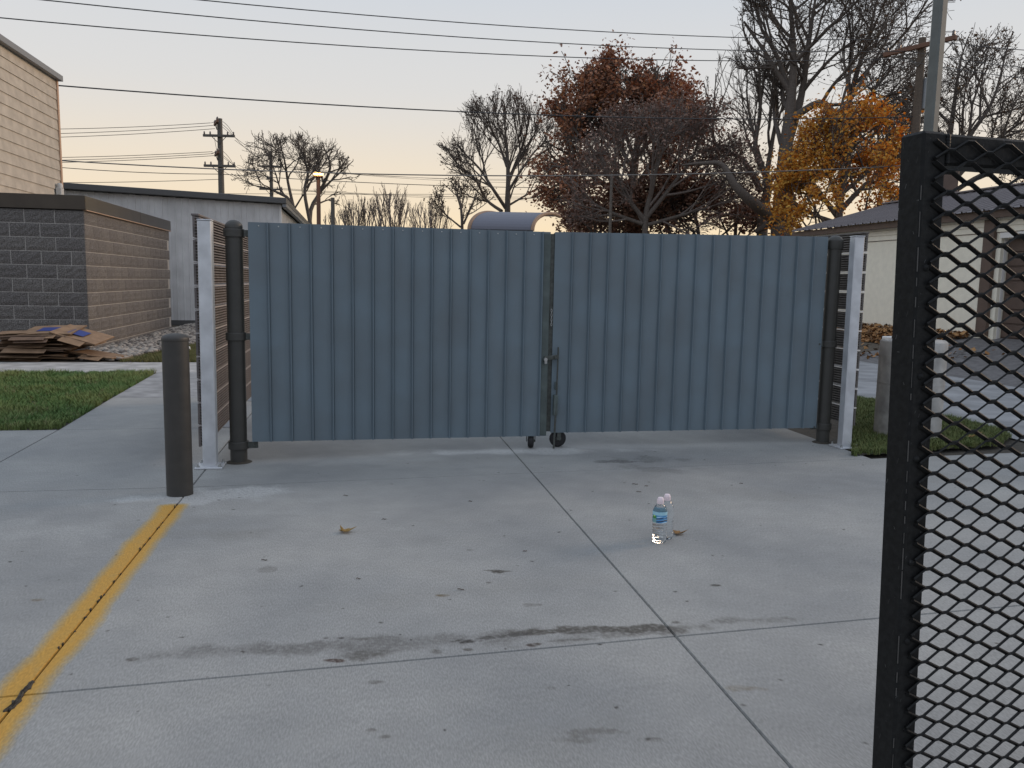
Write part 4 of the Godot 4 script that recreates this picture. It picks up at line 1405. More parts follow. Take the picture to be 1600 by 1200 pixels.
func build_poles() -> void:
	var d1 := 45.0
	var pl := utility_pole("wooden utility pole with two pale crossarms behind the metal shed", 345, d1, 187, [[214, 0.85, -0.15, M.pole_grey], [260, 0.85, -0.15, M.pole_grey], [194, 0.7, -1.3, M.arm_red], [241, 0.7, -1.3, M.arm_red]], 0.16, M.pole_grey)
	# jumper loops
	for q in [[330, 192, 345, 185, 366, 214], [330, 240, 343, 232, 366, 260], [335, 215, 338, 235, 343, 252], [348, 190, 358, 196, 368, 216], [348, 236, 360, 246, 367, 262]]:
		var b := MB.new()
		var pts := PackedVector3Array(); var rr := PackedFloat32Array()
		var A := at(q[0], q[1], d1) - pl.position; var Bm := at(q[2], q[3], d1) - pl.position; var C := at(q[4], q[5], d1) - pl.position
		for i in 11:
			var f := i / 10.0
			pts.push_back(A.lerp(Bm, f).lerp(Bm.lerp(C, f), f)); rr.push_back(0.012)
		b.tube(pts, rr, 4)
		part(pl, "jumper_wire", b.mesh(), M.wire)
	utility_pole("thin distant utility pole standing in front of the spreading bare tree", 424, 65.0, 243, [[243, 0.6, -1.2, M.pole_grey], [261, 0.9, -0.1, M.pole_grey], [279, 0.6, -1.2, M.pole_grey], [296, 0.9, -0.1, M.pole_grey]], 0.15, M.pole_grey)
	utility_pole("short plain wooden pole beside the lit street lamp", 520, 40.0, 309, [], 0.11, M.pole_grey)
	utility_pole("slim bare pole standing among the grey twigs", 955, 30.0, 272, [], 0.055, M.bark_pale)
	var dr := 25.0
	var pr := utility_pole("brown wooden utility pole with slanting crossarm and transformer behind the mesh gate", 1431, dr, 64, [[78, 1.15, -1.2, M.arm_red]], 0.13, M.pole_wood)
	var b := MB.new()
	var o := at(1441, 148, dr) - pr.position
	b.lathe([Vector2(0.0, -0.45), Vector2(0.17, -0.44), Vector2(0.17, 0.40), Vector2(0.18, 0.41), Vector2(0.18, 0.45), Vector2(0, 0.50)], 16, o + Vector3(0.1, 0, 0.1), true)
	part(pr, "transformer", b.mesh(), M.transformer)

	# street lamp, lit
	var p := foot(499, 32.0)
	var top := at(499, 279, 32.0).y
	var t := thing("street_lamp", "lit street lamp on a brown post behind the gate", "street lamp", p)
	b = MB.new()
	b.tube(PackedVector3Array([Vector3(0, -0.03, 0), Vector3(0, top, 0)]), PackedFloat32Array([0.09, 0.075]), 8, true)
	part(t, "post", b.mesh(), M.arm_red)
	b = MB.new()
	b.cbox(Vector3(0, top + 0.02, 0), Vector3(0.34, 0.06, 0.30), 0.01)
	part(t, "fixture", b.mesh(), M.arm_red)
	b = MB.new()
	b.cbox(Vector3(-0.10, top + 0.12, 0.0), Vector3(0.17, 0.11, 0.22), 0.03)
	part(t, "bulb", b.mesh(), M.lamp)
	b = MB.new()
	b.cbox(Vector3(0.10, top + 0.12, 0.0), Vector3(0.17, 0.11, 0.22), 0.03)
	part(t, "bulb", b.mesh(), M.lamp)
	var li := OmniLight3D.new()
	li.name = "lamp_light"
	li.position = Vector3(0, top + 0.12, 0.14)
	li.light_color = Color(1.0, 0.78, 0.48)
	li.light_energy = 0.5
	li.light_size = 0.1
	li.omni_range = 30.0
	li.shadow_enabled = true
	t.add_child(li)

	# wires
	var g1 := "long wires across the open sky"
	var l1 := "long black wire sweeping across the open sky to the brown pole"
	var left := [[-60, -40, 15.0], [-60, -14, 15.0], [-60, 22, 15.0]]
	var arm := [[1446, 62], [1420, 80], [1398, 92]]
	for k in 3:
		var A := at(left[k][0], left[k][1], left[k][2])
		var Bp := at(arm[k][0], arm[k][1], dr)
		wire(A, Bp, 0.33, 0.011, M.wire, l1, g1)
	wire(at(1446, 62, dr), at(1700, 84, 18.0), 0.05, 0.009, M.wire, "black wire running on from the brown pole above the garage", "wires above the garage")
	wire(at(1420, 80, dr), at(1700, 116, 18.0), 0.05, 0.009, M.wire, "black wire running on from the brown pole above the garage", "wires above the garage")
	wire(at(1398, 92, dr), at(1700, 134, 18.0), 0.05, 0.009, M.wire, "black wire running on from the brown pole above the garage", "wires above the garage")
	wire(at(-60, 121, 15.0), at(1430, 182, dr), 0.32, 0.013, M.wire, "single thick black wire below the three long sky wires", "")
	wire(at(-60, 240, 24.0), at(1430, 258, dr), 0.46, 0.017, M.wire_pale, "thick pale cable crossing in front of the brown oak", "")
	for k in 3:
		wire(at(-60, [202, 211, 217][k], 40.0), at([329, 333, 336][k], [192, 196, 201][k], d1), 0.12, 0.014, M.wire, "thin wire from the top crossarm of the pale pole toward the siding building", "wires left of the pale pole")
		wire(at(-60, [247, 252, 256][k], 40.0), at([332, 334, 337][k], [237, 240, 243][k], d1), 0.10, 0.014, M.wire, "thin wire from the lower crossarm of the pale pole toward the siding building", "lower wires left of the pale pole")
		wire(at([366, 367, 345][k], [213, 219, 196][k], d1), at([410, 432, 424][k], [243, 247, 244][k], 65.0), 0.3, 0.014, M.wire, "thin slack wire between the two utility poles", "wires between the two poles")
		wire(at([366, 340, 345][k], [260, 262, 243][k], d1), at([412, 432, 424][k], [294, 296, 281][k], 65.0), 0.3, 0.014, M.wire, "low slack wire between the two utility poles", "low wires between the two poles")
		wire(at([412, 424, 436][k], [260, 258, 260][k], 65.0), at(1000, [272, 276, 280][k], 75.0), 0.7, 0.012, M.wire, "faint distant wire leading away from the thin pole", "faint wires beyond the thin pole")
		wire(at([412, 424, 436][k], [295, 293, 295][k], 65.0), at(1000, [304, 308, 311][k], 75.0), 0.4, 0.012, M.wire, "faint low distant wire leading away from the thin pole", "faint low wires beyond the thin pole")
	wire(at(-60, 246, 40.0), at(345, 272, d1), 0.2, 0.018, M.wire, "sloping service cable meeting the pale pole below its arms", "")
	wire(at(345, 272, d1), at(960, 294, 48.0), 0.2, 0.018, M.wire, "service cable leaving the pale pole behind the street lamp", "")
	wire(at(-60, 284, 40.0), at(345, 280, d1), 0.1, 0.014, M.wire, "lowest thin wire meeting the pale pole above the shed roof", "")
	wire(at(60, 300, 50.0), at(1000, 302, 60.0), 0.1, 0.014, M.wire, "level distant wire just above the shed roof", "")

func build_canopy() -> void:
	var d := 20.0
	var A := at(733, 358, d)
	var B := at(832, 358, d)
	var along := B - A
	along.y = 0
	var L := along.length()
	var x := along.normalized()
	var z := Vector3.UP.cross(x) * -1.0        # away from the camera
	if z.dot(ray(800, 440)) < 0: z = -z
	z = (z + x * 0.46).normalized()
	var y0 := (A.y + B.y) / 2
	var t := thing("curved_canopy", "small shelter with a curved grey roof and tan rim behind the gate", "shelter", Vector3(A.x, 0, A.z))
	var n := 14
	var dep := 1.75
	var ris := 0.50
	var pt := func(i: int, s: float, up: float) -> Vector3:
		var a := PI * 0.60 * i / n
		return x * s * L + z * dep * (1.0 - cos(a)) / 1.31 + Vector3.UP * (y0 + ris * sin(a) + up)
	var b := MB.new()
	for i in n:
		b.quad(pt.call(i, 0, 0), pt.call(i, 1, 0), pt.call(i + 1, 1, 0), pt.call(i + 1, 0, 0))
		b.quad(pt.call(i + 1, 0, -0.03), pt.call(i + 1, 1, -0.03), pt.call(i, 1, -0.03), pt.call(i, 0, -0.03))
	part(t, "roof", b.mesh(), M.canopy)
	for s in [0.0, 1.0]:
		b = MB.new()
		var pts := PackedVector3Array(); var rr := PackedFloat32Array()
		for i in n + 1:
			pts.push_back(pt.call(i, s, -0.02)); rr.push_back(0.05)
		b.tube(pts, rr, 6, true)
		part(t, "rim", b.mesh(), M.canopy_rim)
	b = MB.new()
	b.cbox(x * L / 2 + Vector3.UP * (y0 - 0.06), Vector3(L + 0.04, 0.10, 0.10), 0.01, Basis(x, Vector3.UP, x.cross(Vector3.UP)))
	part(t, "front_beam", b.mesh(), M.canopy_dark)
	for s in [[0.06, 0.1], [0.94, 0.1], [0.06, 0.9], [0.45, 0.9]]:
		b = MB.new()
		var q: Vector3 = x * s[0] * L + z * s[1]
		b.rod(q + Vector3(0, -0.03, 0), q + Vector3.UP * (y0 + (0.0 if s[1] < 0.5 else 0.44)), 0.05, 8)
		part(t, "leg", b.mesh(), M.canopy_dark)

# ------------------------------------------------------------------ trees
var tips: PackedVector3Array
var env_c: Vector3
var env_r: Vector3
var env_n := noise(77, 0.9, 3)
var T_: Dictionary

func grow(b: MB, p: Vector3, dir: Vector3, length: float, r: float, level: int) -> void:
	var n := [7, 6, 5, 4, 3, 2][mini(level, 5)] as int
	var pts := PackedVector3Array([p])
	var rr := PackedFloat32Array([r])
	var d := dir
	var step := length / n
	var hold := rng.randf() * rng.randf()
	var wander: float = T_.wander * (0.6 + 0.25 * level)
	var taper: float = T_.get("taper", 0.45)
	for i in n:
		d = (d + Vector3(rng.randfn(), rng.randfn(), rng.randfn()) * wander + Vector3.UP * T_.up * (1.0 if level > 0 else 0.3)).normalized()
		var q := p + d * step
		var e := (q - env_c) / env_r
		if level < T_.levels and level > 0:
			var lim := 1.0 + 0.30 * env_n.get_noise_3dv(e.normalized() * 3.0 + env_c) - 0.16 * hold
			if e.length() > lim:
				if i == 0: return
				break
		p = q
		pts.push_back(p)
		rr.push_back(maxf(T_.rmin, r * lerpf(1.0, taper, float(i + 1) / n)))
	if pts.size() < 2: return
	b.tube(pts, rr, [9, 6, 5, 4, 3, 3][mini(level, 5)])
	if level >= T_.levels:
		tips.push_back(p)
		tips.push_back(pts[pts.size() / 2])
		return
	var kids := int(round(T_.kids[level] * float(pts.size() - 1) / n + rng.randf_range(-0.4, 0.4)))
	var start: float = T_.start if level == 0 else 0.25
	for k in kids:
		var f := lerpf(start, 1.0, (k + rng.randf_range(0.2, 1.0)) / kids)
		var idx := clampf(f * (pts.size() - 1), 0, pts.size() - 1.001)
		var i0 := int(idx)
		var q := pts[i0].lerp(pts[i0 + 1], idx - i0)
		var dd := (pts[i0 + 1] - pts[i0]).normalized()
		var ax := dd.cross(Vector3.UP if absf(dd.y) < 0.9 else Vector3.RIGHT).normalized().rotated(dd, rng.randf() * TAU)
		var ang := deg_to_rad(rng.randf_range(T_.a0, T_.a1))
		var nd := dd.rotated(ax, ang)
		var rl: float = rr[i0] * rng.randf_range(0.45, 0.72)
		var len: float = step * (pts.size() - 1) * T_.ratio * rng.randf_range(0.7, 1.25) * (1.0 - 0.35 * (f - start))
		grow(b, q, nd, len, maxf(T_.rmin, rl), level + 1)
	if level > 0 and pts.size() == n + 1:            # leader carries on as a finer branch
		grow(b, pts[pts.size() - 1], d, length * 0.6, rr[rr.size() - 1], level + 1)

func tree(called: String, label: String, group: String, px: float, d: float, trunks: Array, conf: Dictionary, env_px: Array, m: Material) -> Node3D:
	# env_px: [left, top, right, bottom] of the crown in the photograph, at distance d
	T_ = conf
	var base := foot(px, d)
	var t := thing(called, label, "tree", base, 0.0, group)
	var c := at((env_px[0] + env_px[2]) * 0.5, (env_px[1] + env_px[3]) * 0.5, d) - base
	var rx: float = (env_px[2] - env_px[0]) * 0.5 / FOCAL * d
	var ry: float = (env_px[3] - env_px[1]) * 0.5 / FOCAL * d
	env_c = c
	env_r = Vector3(rx, ry, minf(rx, ry) * 1.1)
	tips = PackedVector3Array()
	for k in trunks.size():
		var q: Array = trunks[k]            # polyline in pixels: [x, y, dz, radius]
		var pts := PackedVector3Array(); var rr := PackedFloat32Array()
		for s in q:
			var w := at(s[0], s[1], d + s[2]) - base
			if s[1] > 430: w = foot(s[0], d + s[2]) - base
			pts.push_back(w); rr.push_back(s[3])
		var tb := MB.new()
		# smooth the drawn line a little
		var sp := PackedVector3Array(); var sr := PackedFloat32Array()
		for i in pts.size() - 1:
			for j in 4:
				var f := j / 4.0
				var p0 := pts[maxi(i - 1, 0)]; var p3 := pts[mini(i + 2, pts.size() - 1)]
				sp.push_back(pts[i].cubic_interpolate(pts[i + 1], p0, p3, f))
				sr.push_back(lerpf(rr[i], rr[i + 1], f))
		sp.push_back(pts[pts.size() - 1]); sr.push_back(rr[rr.size() - 1])
		tb.tube(sp, sr, 10, true)
		part(t, "trunk" if k == 0 else "limb", tb.mesh(), m)
		var cb := MB.new()
		var total := 0.0
		for i in sp.size() - 1: total += sp[i].distance_to(sp[i + 1])
		var kids: int = conf.trunk_kids
		for i in kids:
			var f := lerpf(conf.start, 1.0, (i + rng.randf_range(0.3, 1.0)) / kids)
			var idx := clampf(f * (sp.size() - 1), 0, sp.size() - 1.001)
			var i0 := int(idx)
			var at_p := sp[i0].lerp(sp[i0 + 1], idx - i0)
			var dd := (sp[i0 + 1] - sp[i0]).normalized()
			var ax := dd.cross(Vector3(0.31, 0.2, 0.93)).normalized().rotated(dd, rng.randf() * TAU)
			var nd := dd.rotated(ax, deg_to_rad(rng.randf_range(conf.a0, conf.a1)))
			grow(cb, at_p, nd, conf.len * rng.randf_range(0.75, 1.2), minf(sr[i0] * 0.6, conf.r), 1)
		grow(cb, sp[sp.size() - 1], (sp[sp.size() - 1] - sp[sp.size() - 2]).normalized(), conf.len * 0.9, sr[sr.size() - 1], 1)
		if cb.v.size(): part(t, "branches", cb.mesh(), conf.get("bark", m))
	return t

func leaves(t: Node3D, called: String, m: Material, count: int, spread: float, size: float, pick: Callable, gap := -1.0) -> void:
	var clump := noise(91, 0.55, 3)
	if tips.is_empty(): return
	var b := MB.new()
	b.use_c = true
	var tries := 0
	var made := 0
	while made < count and tries < count * 4:
		tries += 1
		var p := tips[rng.randi() % tips.size()] + Vector3(rng.randfn(), rng.randfn(), rng.randfn()) * spread
		if clump.get_noise_3dv(p) < gap: continue
		var r: Variant = pick.call(p)
		if r == null: continue
		b.col = r
		var s := size * rng.randf_range(0.4, 1.5)
		var bs := Basis.from_euler(Vector3(rng.randf_range(-1.2, 1.2), rng.randf() * TAU, rng.randf_range(-1.2, 1.2)))
		var x := bs.x * s; var z := bs.z * s * 0.62; var u := bs.y * s * 0.25
		b.tri(p - x, p + z + u, p + x)
		b.tri(p - x, p + x, p - z + u)
		made += 1
	part(t, called, b.mesh(), m)

func build_trees() -> void:
	# spreading bare tree behind the shed
	var bare := {"levels": 4, "kids": [5, 5, 5, 4], "trunk_kids": 6, "start": 0.30, "ratio": 0.62, "a0": 22.0, "a1": 58.0, "wander": 0.17, "up": 0.05, "rmin": 0.014, "len": 3.0, "r": 0.075}
	tree("bare_tree", "spreading leafless tree with crooked limbs behind the metal shed roof", "", 480, 58.0, [
		[[505, 520, 0, 0.198], [484, 345, 0, 0.149], [500, 300, 0.5, 0.124], [516, 262, 0, 0.081], [508, 235, 0, 0.037]],
		[[484, 345, 0, 0.136], [476, 300, -0.5, 0.112], [481, 268, 0, 0.087], [470, 236, 0, 0.043]],
		[[460, 330, 0, 0.124], [450, 285, 0.6, 0.093], [446, 258, 0, 0.068], [440, 232, 0, 0.037]],
		[[468, 480, 0, 0.174], [460, 330, 0, 0.130], [432, 300, 0, 0.081], [398, 290, 0, 0.037]],
		[[500, 300, 0.5, 0.093], [520, 280, 0, 0.068], [545, 258, 0, 0.031]]], bare, [366, 208, 556, 350], M.bark)
	# low twiggy shrubs on the skyline
	var shrub := {"levels": 3, "kids": [4, 4, 3], "trunk_kids": 7, "start": 0.15, "ratio": 0.6, "a0": 8.0, "a1": 28.0, "wander": 0.07, "up": 0.10, "rmin": 0.009, "len": 1.3, "r": 0.03}
	for s in [[560, 48.0, 530, 322, 590, 366, "wide grey twiggy shrub right of the street lamp"], [612, 44.0, 578, 308, 640, 366, "rounded tan twiggy shrub on the skyline"], [672, 50.0, 640, 326, 704, 366, "low sparse twiggy shrub between the rounded shrub and bare tree"], [540, 70.0, 500, 340, 580, 368, "far low thicket behind the plain wooden pole"]]:
		var st := []
		for k in 7:
			var fx := lerpf(s[2], s[4], (k + 0.5) / 7.0)
			st.push_back([[lerpf(s[0], fx, 0.35), 460, 0, 0.06], [lerpf(s[0], fx, 0.7), 372, rng.randf_range(-1, 1), 0.04], [fx, lerpf(s[3], 350, absf(fx - s[0]) / (s[4] - s[2]) * 1.2), rng.randf_range(-1, 1), 0.02]])
		tree("twiggy_shrub", s[6], "", s[0], s[1], st, shrub, [s[2] - 14, s[3] - 14, s[4] + 14, 420], M.twig)
	# slender tree with seed clusters
	var fine := {"levels": 4, "kids": [5, 5, 4, 3], "trunk_kids": 9, "start": 0.22, "ratio": 0.62, "a0": 16.0, "a1": 42.0, "wander": 0.085, "up": 0.06, "rmin": 0.009, "len": 2.6, "r": 0.05}
	var dt := 42.0
	var ft := tree("slender_tree", "slender bare tree with upswept branches and seed clusters above the curved shelter", "", 792, dt, [
		[[794, 480, 0, 0.20], [793, 330, 0, 0.15], [794, 280, 0, 0.11], [792, 230, 0, 0.07], [788, 190, 0, 0.03]],
		[[794, 285, 0, 0.10], [806, 255, 0.4, 0.08], [822, 210, 0, 0.055], [828, 165, 0, 0.025]],
		[[790, 325, 0, 0.10], [770, 295, -0.6, 0.08], [748, 262, 0, 0.05], [722, 236, 0, 0.025]],
		[[794, 300, 0, 0.08], [815, 265, -0.5, 0.06], [840, 232, 0, 0.04], [862, 218, 0, 0.02]],
		[[784, 330, 0, 0.09], [760, 312, 0.6, 0.07], [742, 280, 0, 0.05], [716, 258, 0, 0.02]],
		[[793, 322, 0, 0.06], [830, 300, 0.5, 0.04], [858, 282, 0, 0.02]],
		[[792, 260, 0, 0.08], [778, 222, 0.5, 0.05], [760, 190, 0, 0.025]]], fine, [692, 146, 876, 345], M.bark)
	leaves(ft, "seed_clusters", M.oak_leaf, 1500, 0.10, 0.05, func(_p): return Color(0.07, 0.045, 0.03).lerp(Color(0.13, 0.075, 0.045), rng.randf()))
	var ft2 := tree("slender_tree", "smaller thin tree with sparse dry leaves left of the curved shelter", "", 715, 40.0, [
		[[722, 460, 0, 0.10], [722, 345, 0, 0.07], [716, 310, 0, 0.05], [712, 288, 0, 0.02]],
		[[724, 350, 0, 0.06], [738, 320, 0, 0.04], [748, 295, 0, 0.02]],
		[[720, 355, 0, 0.05], [696, 335, 0, 0.03], [680, 318, 0, 0.02]]], {"levels": 3, "kids": [4, 4, 4], "trunk_kids": 7, "start": 0.2, "ratio": 0.62, "a0": 16.0, "a1": 45.0, "wander": 0.09, "up": 0.06, "rmin": 0.012, "len": 1.4, "r": 0.04}, [668, 280, 776, 380], M.bark)
	leaves(ft2, "dry_leaves", M.oak_leaf, 700, 0.12, 0.05, func(_p): return Color(0.09, 0.06, 0.035))

	# russet oak
	var dk := 37.0
	var oak := {"levels": 3, "kids": [6, 6, 5], "trunk_kids": 11, "start": 0.30, "ratio": 0.60, "a0": 30.0, "a1": 70.0, "wander": 0.12, "up": 0.04, "rmin": 0.014, "len": 3.2, "r": 0.10}
	var ok := tree("oak_tree", "broad oak still carrying russet brown leaves above the right gate leaf", "", 990, dk, [
		[[985, 480, 0, 0.34], [985, 350, 0, 0.28], [990, 270, 0, 0.20], [998, 210, 0, 0.11], [1002, 170, 0, 0.05]],
		[[986, 330, 0, 0.2], [950, 270, -1, 0.13], [925, 205, 0, 0.07], [918, 160, 0, 0.04]],
		[[986, 345, 0, 0.2], [930, 318, 0.8, 0.12], [885, 300, 0, 0.06], [858, 296, 0, 0.03]],
		[[988, 300, 0, 0.16], [1030, 240, 1, 0.10], [1062, 190, 0, 0.05]],
		[[992, 250, 0, 0.12], [968, 185, 0.6, 0.07], [945, 138, 0, 0.03]],
		[[996, 230, 0, 0.11], [1030, 175, -0.6, 0.06], [1052, 138, 0, 0.03]],
		[[996, 220, 0, 0.10], [985, 160, -0.5, 0.06], [978, 122, 0, 0.03]],
		[[988, 340, 0, 0.16], [1050, 310, -1, 0.10], [1110, 290, 0, 0.05]],
		[[986, 320, 0, 0.16], [920, 270, 1.0, 0.10], [885, 240, 0, 0.04]],
		[[986, 350, 0, 0.12], [940, 350, 0.5, 0.08], [880, 345, 0, 0.04]]], oak, [838, 106, 1120, 400], M.bark)
	var top_y := at(1000, 210, dk).y
	leaves(ok, "foliage", M.oak_leaf, 36000, 0.24, 0.076, func(p):
		var g := p as Vector3
		if g.y < top_y and rng.randf() < 0.42: return null
		var t := rng.randf()
		var cc := Color(0.19, 0.105, 0.068).lerp(Color(0.42, 0.19, 0.095), t)
		if rng.randf() < 0.12: cc = Color(0.36, 0.16, 0.055)
		return cc, -0.04)
	# twiggy grey tree in front of the oak
	var grey := {"levels": 4, "kids": [5, 5, 5, 4], "trunk_kids": 10, "start": 0.2, "ratio": 0.60, "a0": 18.0, "a1": 52.0, "wander": 0.11, "up": 0.03, "rmin": 0.008, "len": 2.6, "r": 0.06, "bark": M.twig}
	var gt := tree("twiggy_tree", "dense grey twiggy tree tangled in front of the russet oak", "", 1010, 32.0, [
		[[1010, 470, 0, 0.14], [1008, 350, 0, 0.11], [1020, 290, 0, 0.08], [1030, 230, 0, 0.05], [1020, 185, 0, 0.02]],
		[[1008, 345, 0, 0.10], [975, 300, 0, 0.07], [960, 250, 0, 0.04], [975, 200, 0, 0.02]],
		[[1010, 340, 0, 0.10], [1050, 290, 0, 0.07], [1085, 240, 0, 0.04], [1090, 200, 0, 0.02]],
		[[1004, 350, 0, 0.08], [950, 330, 0, 0.06], [915, 310, 0, 0.03]],
		[[1010, 352, 0, 0.08], [1070, 335, 0, 0.06], [1120, 320, 0, 0.03]]], grey, [880, 158, 1190, 430], M.bark)
	leaves(gt, "dry_leaves", M.oak_leaf, 9000, 0.2, 0.055, func(_p): return Color(0.15, 0.10, 0.075).lerp(Color(0.27, 0.175, 0.135), rng.randf()))
	# dark brush under the crowns
	var br := tree("twiggy_tree", "low dark brush thick with brown leaves along the fence line", "", 1120, 34.0, [
		[[1100, 470, 0, 0.10], [1090, 352, 0, 0.07], [1070, 320, 0, 0.04]], [[1150, 470, 0, 0.10], [1150, 350, 0, 0.07], [1170, 310, 0, 0.03]], [[1060, 470, 0, 0.1], [1045, 356, 0, 0.06], [1030, 330, 0, 0.03]], [[930, 470, 0, 0.1], [930, 356, 0, 0.06], [915, 335, 0, 0.03]]], {"levels": 3, "kids": [6, 6, 5], "trunk_kids": 12, "start": 0.3, "ratio": 0.62, "a0": 25.0, "a1": 75.0, "wander": 0.13, "up": 0.02, "rmin": 0.011, "len": 2.2, "r": 0.05}, [870, 290, 1225, 420], M.bark)
	leaves(br, "dry_leaves", M.oak_leaf, 15000, 0.26, 0.085, func(_p): return Color(0.12, 0.07, 0.045).lerp(Color(0.25, 0.13, 0.08), rng.randf()), -0.05)

	# grey-barked tree between oak and the giant
	var mid := {"levels": 4, "kids": [5, 5, 4, 4], "trunk_kids": 9, "start": 0.25, "ratio": 0.60, "a0": 16.0, "a1": 44.0, "wander": 0.10, "up": 0.05, "rmin": 0.008, "len": 2.6, "r": 0.09}
	tree("bare_tree", "grey barked leafless tree between the russet oak and the giant tree", "", 1180, 33.0, [
		[[1190, 480, 0, 0.26], [1192, 340, 0, 0.21], [1200, 285, 0, 0.16], [1180, 235, 0, 0.10], [1188, 170, 0, 0.07], [1180, 110, 0, 0.03]],
		[[1190, 300, 0, 0.14], [1160, 250, 0, 0.10], [1118, 225, 0, 0.07], [1115, 175, 0, 0.04], [1118, 130, 0, 0.02]],
		[[1195, 290, 0, 0.12], [1205, 230, 0, 0.09], [1215, 160, 0, 0.05], [1205, 90, 0, 0.02]]], mid, [1075, 75, 1275, 370], M.bark_pale)

	# giant dark tree
	var db := 31.0
	var big := {"levels": 4, "kids": [6, 5, 5, 4], "trunk_kids": 9, "start": 0.2, "ratio": 0.60, "a0": 22.0, "a1": 58.0, "wander": 0.13, "up": 0.03, "rmin": 0.009, "len": 3.2, "r": 0.11}
	var gi := tree("giant_tree", "tall dark leafless tree with a massive trunk towering over the right gate leaf", "", 1222, db, [
		[[1222, 480, 0, 0.46], [1222, 360, 0, 0.42], [1224, 300, 0, 0.34], [1228, 230, 0, 0.25], [1236, 160, 0, 0.18], [1240, 90, 0, 0.12], [1236, 20, 0, 0.08], [1232, -40, 0, 0.04]],
		[[1215, 345, 0, 0.24], [1180, 320, -1, 0.20], [1150, 292, -1.2, 0.15], [1128, 258, -1, 0.10], [1100, 255, -1, 0.07], [1065, 258, -1, 0.03]],
		[[1226, 240, 0, 0.2], [1252, 150, 0.5, 0.13], [1262, 80, 0, 0.09], [1272, 10, 0, 0.05]],
		[[1232, 190, 0, 0.15], [1280, 160, -0.6, 0.12], [1310, 175, -1, 0.09], [1345, 130, -1, 0.06]],
		[[1300, 250, 0.5, 0.14], [1318, 190, 0.5, 0.12], [1340, 110, 0, 0.09], [1358, 55, 0, 0.06], [1372, -10, 0, 0.03]],
		[[1224, 300, 0, 0.2], [1262, 275, 0.8, 0.15], [1300, 250, 0.5, 0.13], [1350, 200, 1, 0.08], [1410, 160, 1, 0.05], [1440, 150, 1, 0.03]],
		[[1236, 150, 0, 0.12], [1215, 90, 0.5, 0.08], [1190, 45, 0, 0.05], [1178, 5, 0, 0.02]],
		[[1256, 290, -0.5, 0.12], [1320, 255, -1, 0.10], [1390, 230, -1, 0.06], [1440, 225, -1, 0.03]],
		[[1215, 340, 0, 0.2], [1200, 352, 0.5, 0.14], [1180, 362, 0.8, 0.08]]], big, [1152, -140, 1466, 330], M.bark)
	leaves(gi, "dry_leaves", M.oak_leaf, 3000, 0.1, 0.05, func(_p): return Color(0.06, 0.038, 0.022).lerp(Color(0.11, 0.07, 0.035), rng.randf()))

	# golden tree in front of it
	var dg := 27.0
	var gold := {"levels": 3, "kids": [6, 5, 4], "trunk_kids": 10, "start": 0.3, "ratio": 0.6, "a0": 22.0, "a1": 60.0, "wander": 0.10, "up": 0.05, "rmin": 0.009, "len": 1.9, "r": 0.06}
	var go := tree("golden_tree", "small tree thick with golden orange leaves behind the garage roof", "", 1310, dg, [
		[[1312, 480, 0, 0.16], [1310, 350, 0, 0.13], [1318, 290, 0, 0.09], [1330, 230, 0, 0.05], [1340, 185, 0, 0.02]],
		[[1310, 340, 0, 0.10], [1280, 300, 0, 0.07], [1262, 270, 0, 0.03]],
		[[1312, 330, 0, 0.10], [1350, 290, 0, 0.07], [1382, 262, 0, 0.03]],
		[[1312, 320, 0, 0.09], [1295, 270, 0, 0.06], [1290, 232, 0, 0.03]],
		[[1312, 350, 0, 0.08], [1270, 335, 0, 0.05], [1245, 325, 0, 0.03]],
		[[1318, 300, 0, 0.08], [1365, 260, 0.5, 0.05], [1388, 225, 0, 0.02]],
		[[1310, 365, 0, 0.07], [1270, 362, -0.5, 0.05], [1240, 352, -0.5, 0.03]], [[1312, 365, 0, 0.07], [1350, 345, -0.8, 0.05], [1385, 320, -0.8, 0.03]], [[1310, 370, 0, 0.07], [1290, 350, -1.2, 0.05], [1275, 330, -1.5, 0.03]]], gold, [1212, 158, 1424, 470], M.bark)
	var gy := at(1320, 240, dg).y
	leaves(go, "foliage", M.gold_leaf, 16000, 0.20, 0.058, func(p):
		var g := p as Vector3
		if g.y > gy and rng.randf() < 0.45: return null
		var t := rng.randf()
		var cc := Color(0.46, 0.26, 0.045).lerp(Color(0.74, 0.49, 0.09), t)
		if rng.randf() < 0.15: cc = Color(0.33, 0.16, 0.03)
		return cc, 0.06)
	# far tree above the garage
	var far := {"levels": 4, "kids": [5, 5, 4, 4], "trunk_kids": 9, "start": 0.25, "ratio": 0.6, "a0": 22.0, "a1": 55.0, "wander": 0.10, "up": 0.04, "rmin": 0.011, "len": 2.6, "r": 0.07}
	var fa := tree("bare_tree", "wide bare tree with drooping twigs spreading above the garage roof", "", 1480, 34.0, [
		[[1470, 480, 0, 0.26], [1472, 330, 0, 0.2], [1478, 260, 0, 0.14], [1490, 170, 0, 0.09], [1500, 100, 0, 0.04], [1512, 60, 0, 0.02]],
		[[1475, 290, 0, 0.14], [1510, 220, 0, 0.10], [1550, 160, 0, 0.06], [1570, 90, 0, 0.03]],
		[[1475, 300, 0, 0.12], [1530, 240, 0.6, 0.09], [1590, 195, 0, 0.05], [1630, 170, 0, 0.03]],
		[[1475, 310, 0, 0.12], [1540, 270, -0.6, 0.08], [1610, 250, 0, 0.04]],
		[[1478, 300, 0, 0.10], [1430, 250, 0, 0.07], [1400, 205, 0, 0.03]]], far, [1385, 50, 1680, 350], M.bark)
	leaves(fa, "dry_leaves", M.oak_leaf, 2400, 0.12, 0.05, func(_p): return Color(0.10, 0.065, 0.03).lerp(Color(0.16, 0.10, 0.04), rng.randf()))

